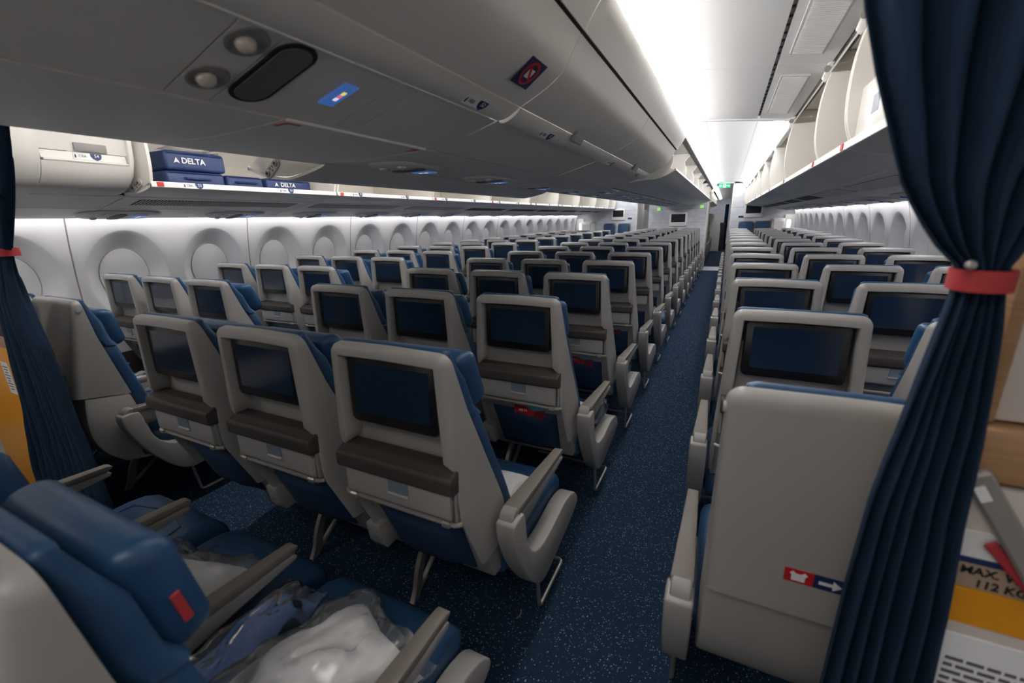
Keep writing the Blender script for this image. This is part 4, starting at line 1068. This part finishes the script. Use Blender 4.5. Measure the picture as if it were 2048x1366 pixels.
def make_seat(x, y, label, group, right='mid', left=None, legs=(), detail=2, plain=False, tilt=0, rng=None):
    """right/left: 'mid' plain armrest, 'aisle' armrest with end bay and luggage bar, None"""
    t = empty('passenger_seat', (x, y, 0)); tag(t, label, 'seat', group)
    L = lambda n, k, loc=None, par=t: link(n, SM[k], par, loc)
    if plain:
        L('back_shell', 'plain_shell'); L('lower_panel', 'plain_lower')
    else:
        sh = L('back_shell', 'back_shell')
        m = L('monitor', 'monitor', (0, -.0265 + .015, 1.033)); m.rotation_euler = (-.022, 0, 0)
        L('screen', 'screen', (0, -.0150, .006), m)
        L('literature_pocket', 'band')
        tr = L('tray_table', 'tray')
        if detail > 1:
            for sx in (-.1925, .1925): L('tray_arm', 'tray_arm', (sx, -.034, .746), tr)
        if detail > 0:
            la = L('latch', 'latch', (.012, -.0505, .768), tr); 
        if detail > 1:
            L('latch_lip', 'latch_lip', (.012, -.048, .744), tr)
            tb = L('tray_bar', 'tray_bar', (0, -.030, .694))
            for sx in (-.165, .165): L('hinge', 'hinge', (sx, -.012, 0), tb)
        L('lower_shell', 'lower_shell')
        L('seat_pocket', 'pocket')
    L('back_cushion', 'back_cushion')
    h = L('headrest', 'headrest')
    c = L('seat_cushion', 'seat_cushion')
    if detail > 1: L('seam', 'seam', None, c)
    for y_, z_ in ((.36, .318), (.60, .305)):
        if detail > 0: L('beam', 'beam', (0, y_, z_))
    for sgn, kind in ((1, right), (-1, left)):
        if not kind: continue
        ax = sgn * SP / 2
        a = L('armrest', 'armrest', (ax, 0, 0))
        link('arm_pad', SM['arm_pad'], a)
        if detail > 0: link('arm_pivot', SM['drum'], a)
        if kind == 'aisle':
            L('end_bay', 'end_bay', (ax + sgn * .004, 0, 0))
            lb = L('luggage_bar', 'luggage_bar', (ax + sgn * .004, 0, 0)); lb.scale = (sgn, 1, 1)
        elif detail > 0:
            L('side_bracket', 'side_bracket', (ax, 0, 0))
    for lx in legs:
        L('leg', 'leg', (lx, 0, 0))
        if detail > 0: L('leg_brace', 'brace', (lx, 0, 0))
    if detail > 1 and left is None and not plain:
        ob = L('outlet_box', 'outlet', (-SP / 2 + .047, 0, 0)); L('socket', 'socket', (0, .053, .46), ob)
    return t

SEAT_POS = {}
def row_word(k): return ORD[k]
def block(name, xc, ybase, y0row, k0, k1, blockname, sides, y_override={}):
    for k in range(k0, k1 + 1):
        y = y_override.get(k, ybase + .8 * k)
        d = 2 if k <= 4 else 1 if k <= 7 else 0
        for i in (-1, 0, 1):
            if (name, k, i) in SKIP: continue
            plain = (k == 0)
            pos = sides[i + 1]
            look = 'plain-backed blue leather seat' if plain else 'grey-backed blue seat with screen'
            if name == 'c' and k == 0: look = 'close blurred blue leather seat'
            lab = '%s, %s of %s block, %s row from camera' % (look, pos, blockname, row_word(k))
            right = 'aisle' if (i == 1 and name != 'r') else 'mid'
            left = None
            if i == -1: left = 'aisle' if name in 'cr' else 'mid'
            legs = (SP / 2 - .03,) if i == -1 else (-SP / 2 + .03,) if i == 1 else ()
            s = make_seat(xc + i * SP, y, lab, 'seats of the %s block' % blockname, right, left, legs, d, plain)
            SEAT_POS[name, k, i] = s
SKIP = {('r', 0, 0), ('r', 0, 1)}
block('c', 0.0, .05, 0, 0, 15, 'centre', ('left-aisle side', 'middle', 'right-aisle side'))
block('r', 1.523 + SP, .775, 0, 0, 13, 'right', ('aisle side', 'middle', 'window side'))
block('l', -1.523 - SP, .777, 0, 0, 13, 'left', ('window side', 'middle', 'aisle side'))
for k in range(6):
    s = make_seat(SP, 15.0 + .8 * k, 'seat beyond the partition at the right aisle, %s row past the steel floor plate' % ORD[k], 'seats beyond the partition', 'aisle', None, (-SP / 2 + .03,), 0)

# details of single seats
g0 = SEAT_POS['r', 0, -1]
sg2 = link('jacket_sign', mesh_of('jacket_sign', rbox(.048, .002, .030, .0005, 1), 'redp'), g0, (-.053, -.0478, .808)); sg2['label'] = 'red and navy sign with a white pictogram and arrow'
link('arrow_field', mesh_of('arrow_field', rbox(.048, .002, .030, .0005, 1), 'navy'), sg2, (.048, 0, 0))
link('arrow', mesh_of('arrow', prism([(-.018, -.003), (.004, -.003), (.004, -.010), (.018, 0), (.004, .010), (.004, .003), (-.018, .003)], 'y', -.002, 0), 'white'), sg2, (.050, -.0005, 0))
link('jacket_icon', mesh_of('jacket_icon', prism([(-.012, -.009), (.010, -.009), (.010, .002), (.014, .006), (.009, .011), (.004, .006), (-.005, .006), (-.010, .011), (-.015, .006), (-.012, .002)], 'y', -.002, 0), 'white'), sg2, (0, -.0005, 0))
c0 = SEAT_POS['l', 0, 1]
ex = link('exit_sticker', mesh_of('exit_sticker', rbox(.085, .002, .035, .0005, 1), 'green'), c0, (.09, -.0478, .80)); ex['label'] = 'small green sticker with white figures'
link('sticker_arrow', mesh_of('sticker_arrow', prism([(-.016, -.003), (.002, -.003), (.002, -.009), (.016, 0), (.002, .009), (.002, .003), (-.016, .003)], 'y', -.002, 0), 'white'), ex, (-.02, -.0005, 0))
for q, xx in ((c0, .197), (g0, -.197)):
    b_ = link('recline_button', cmesh('recline_button', lambda: prism([(.011 * math.cos(a), .011 * math.sin(a)) for a in [2 * math.pi * i / 14 for i in range(14)]], 'x', -.004, .004, .001, 1), 'shell'), q, (math.copysign(.2115, xx), -.024, 1.125))
f0 = SEAT_POS['c', 0, 1]
rt = link('red_tag', mesh_of('red_tag', rbox(.004, .012, .050, .001, 1), 'red'), f0, (.1695, .165, 1.000), (math.radians(10), 0, 0))
# the last row of every block sits more upright; the right block's backs stand a little forward of their armrests
BACK_PARTS = ('back_shell', 'lower_panel', 'lower_shell', 'seat_pocket', 'monitor', 'literature_pocket', 'tray_table', 'back_cushion', 'headrest')
for (nm, k, i), st in SEAT_POS.items():
    for ch in st.children:
        base = ch.name.split('.')[0]
        if k == 0 and nm == 'r':
            if base in BACK_PARTS + ('jacket_sign', 'recline_button', 'seat_cushion', 'leg', 'leg_brace', 'beam'): ch.location.y += .112
        elif k == 0 and base in BACK_PARTS + ('jacket_sign', 'exit_sticker', 'recline_button'):
            a_ = -.19; c_, s_ = math.cos(a_), math.sin(a_); py, pz = .05, .66
            ly, lz = ch.location.y, ch.location.z; ex_ = -.026 if nm == 'c' else .03
            dy, dz = ly - py, lz - pz
            ch.rotation_euler.x = a_; ch.location.y = ex_ + py + dy * c_ - dz * s_ - (.030 if base == 'headrest' else 0); ch.location.z = pz + dy * s_ + dz * c_
        elif nm == 'r' and k > 0 and base in BACK_PARTS:
            ch.location.y += .085

# ------------------------------------------------------------------ loose things on and in the seats
def pillow_body(L, W, H, seed):
    bm = bmesh.new(); N = 30
    def sup(u, v): return max(0, (1 - abs(u) ** 3)) ** .5 * max(0, (1 - abs(v) ** 3)) ** .5
    rings = []
    top = [[None] * (N + 1) for _ in range(N + 1)]; bot = [[None] * (N + 1) for _ in range(N + 1)]
    for i in range(N + 1):
        for j in range(N + 1):
            u, v = i / N * 2 - 1, j / N * 2 - 1
            h = sup(u, v)
            n = mnoise.noise(Vector((u * 2.2 + seed, v * 2.2, seed))) * .25 + abs(mnoise.noise(Vector((u * 5 + v * 2, v * 3 - u, seed)))) * -.16
            x = u * W / 2 * (1 - .10 * (1 - abs(v)) * abs(u)); y = v * L / 2 * (1 - .10 * (1 - abs(u)) * abs(v))
            e = i in (0, N) or j in (0, N)
            top[i][j] = bm.verts.new((x, y, H * .28 + H * .72 * h * (1 + n) if not e else H * .28))
            bot[i][j] = top[i][j] if e else bm.verts.new((x, y, H * .28 - H * .28 * h))
    for i in range(N):
        for j in range(N):
            bm.faces.new((top[i][j], top[i + 1][j], top[i + 1][j + 1], top[i][j + 1]))
            q = (bot[i][j], bot[i][j + 1], bot[i + 1][j + 1], bot[i + 1][j])
            if len(set(q)) == 4 and q[::-1] != (top[i][j], top[i + 1][j], top[i + 1][j + 1], top[i][j + 1]):
                try: bm.faces.new(q)
                except ValueError: pass
    return bm

def crumple(L, W, H, seed, amp=.02):
    """thin crumpled film bag"""
    bm = pillow_body(L, W, H, seed)
    for v in bm.verts:
        d = v.co.copy(); s = Vector((seed, seed * .7, 0))
        k = abs(mnoise.noise(d * 22 + s)) * amp + mnoise.noise(d * 9 + s) * amp * .8
        e = max(abs(d.x) / (W / 2), abs(d.y) / (L / 2))
        v.co += Vector((mnoise.noise(d * 15 + s) * amp * .8, mnoise.noise(d * 15 - s) * amp * .8, k * (1 if d.z > H * .1 else .2) + max(0, e - .8) * amp * 2 * (1 + mnoise.noise(d * 20))))
        if v.co.z < 0: v.co.z = 0
    return bm

def wrapped(kind, loc, rz, L, W, H, label, seed, film=True, tilt=(0, 0)):
    cat = 'pillow' if kind == 'pillow' else 'blanket'
    t = empty('wrapped_' + kind, loc, rz); tag(t, label, cat, 'plastic-wrapped %ss on the seats' % kind)
    t.rotation_euler = (tilt[0], tilt[1], rz)
    link(kind, mesh_of(kind, pillow_body(L, W, H, seed), 'pillow' if kind == 'pillow' else 'blanket', 70), t)
    if film: link('plastic_wrap', mesh_of('plastic_wrap', crumple(L * 1.16, W * 1.16, H * 1.10, seed + 1.7), 'clear', 25), t)
    return t
ZS = .458
wrapped('pillow', (.585, .43, ZS + .006), -.35, .36, .27, .155, 'white pillow in clear plastic on the nearest seat, front left of the photo', 1.3)
wrapped('blanket', (.350, .41, ZS), .08, .38, .11, .11, 'blue blanket in clear plastic squeezed beside the nearest white pillow', 4.1)
wrapped('pillow', (.06, .40, ZS + .01), .35, .32, .28, .13, 'white pillow in clear plastic on the middle seat of the nearest row', 7.7)
wrapped('blanket', (-.165, .42, ZS), -.05, .30, .10, .10, 'blue blanket in clear plastic on the middle seat of the nearest row', 9.4)
wrapped('blanket', (-.47, .38, ZS), .15, .30, .22, .08, 'blanket in clear plastic on the left seat of the nearest row', 5.2)
wrapped('pillow', (.53, 1.22, ZS), .08, .34, .30, .07, 'flat white pillow on the right seat of the second centre row', 2.6, film=False)
for k, lab in ((2, 'third'), (3, 'fourth'), (4, 'fifth')):
    wrapped('pillow', (.56, .05 + .8 * k + .36, ZS), .1 * k, .30, .28, .07, 'white pillow on the right-aisle seat of the %s centre row' % lab, 3.1 + k, film=False)
def film_bag(loc, dims, label, seed, colour='clear'):
    t = link('plastic_bag', mesh_of('plastic_bag', crumple(*dims, seed, .03), colour, 25), None, loc); tag(t, label, 'plastic bag', 'clear plastic bags by the aisle seats'); return t
film_bag((.728, .05 + 1.6 + .50, .395), (.22, .09, .13), 'crumpled clear plastic bag spilling over the aisle armrest side of the third centre row', 1.1)
film_bag((.728, .05 + 2.4 + .46, .42), (.20, .08, .12), 'crumpled clear plastic bag at the aisle side of the fourth centre row', 2.9)
t = wrapped('blanket', (.735, .05 + 4.0 + .50, .44), .1, .22, .14, .12, 'light blue blanket in plastic at the aisle side of the sixth centre row', 6.6)
wrapped('blanket', (-1.655, 1.27, ZS), .05, .24, .15, .10, 'blue blanket in plastic on the aisle seat of the last left row', 8.8)
wrapped('pillow', (-1.425, 1.30, ZS), -.05, .30, .20, .10, 'white pillow in plastic on the aisle seat of the last left row', 3.3)
wrapped('pillow', (-1.99, 1.25, ZS), .05, .32, .26, .11, 'white pillow in crumpled plastic on the middle seat of the last left row', 4.9)
wrapped('blanket', (-2.222, 1.15, ZS), .05, .22, .10, .10, 'blue blanket in plastic on the middle seat of the last left row', 5.9)
wrapped('pillow', (-2.58, 1.25, ZS), .1, .30, .28, .11, 'white pillow in plastic on the window seat of the last left row', 6.3)

def card(x, y, label, writing=True, z=.60):
    t = empty('leaflet', (x, y, z)); tag(t, label, 'leaflet', 'leaflets in the seat pockets')
    t.rotation_euler = (math.radians(-8), 0, 0)
    link('sheet', cmesh(('sheet', 'card'), lambda: rbox(.150, .003, .075, 0, 1), 'redp'), t, (0, 0, .03))
    link('blue_corner', cmesh(('blue_corner', 'card'), lambda: prism([(-.075, .0375), (.075, .0375), (.075, .012), (.018, .004), (-.03, .022), (-.075, .026)], 'y', -.002, 0), 'cyan'), t, (0, -.0012, .03))
    link('dark_panel', cmesh(('dark_panel', 'card'), lambda: prism([(.022, -.0375), (.075, -.0375), (.075, .010), (.026, .004)], 'y', -.0025, 0), 'maroon'), t, (0, -.0012, .03))
    if writing:
        text('card_lettering', 'DELTA', .0135, (-.030, -.0045, .028), (1, 0, 0), (0, 0, 1), 'white', t, bold=.0003)
    return t
for key, lab in ((('c', 2, 1), 'red and blue leaflet in the seat pocket, right seat of the third centre row'), (('c', 3, 1), 'red and blue leaflet in the seat pocket, right seat of the fourth centre row'),
                 (('c', 4, 1), 'red and blue leaflet in the seat pocket, right seat of the fifth centre row'), (('c', 1, 1), 'red leaflet in the seat pocket, right seat of the second centre row'),
                 (('c', 1, 0), 'red leaflet in the seat pocket, middle seat of the second centre row'), (('c', 1, -1), 'red leaflet in the seat pocket, left seat of the second centre row'),
                 (('r', 1, 0), 'red and light blue leaflet in the seat pocket, middle seat of the second right row')):
    s = SEAT_POS[key]; low = key[1] == 1 and key[0] == 'c'
    cd_ = card(s.location.x + .030, s.location.y + .022 + (.085 if key[0] == 'r' else 0), lab, True, .628 if low else .60)
    if low: cd_.scale = (1, 1, .42)

# seat-belt end beside the near aisle cushion
bb = tag(link('belt_buckle', mesh_of('belt_buckle', rbox(.03, .07, .022, .006, 2), 'blackfab'), None, (.748, 1.09, .435), (.5, .1, .2)), 'dark seat-belt buckle hanging at the aisle side of the second centre row', 'seat belt')
cl = tag(link('scrap', mesh_of('scrap', tube([(.70, 1.215, .004), (.706, 1.20, .005), (.706, 1.185, .005), (.700, 1.172, .004)], .0022, 5), 'tan'), None), 'small curled tan scrap lying on the carpet by the seat leg', 'scrap')
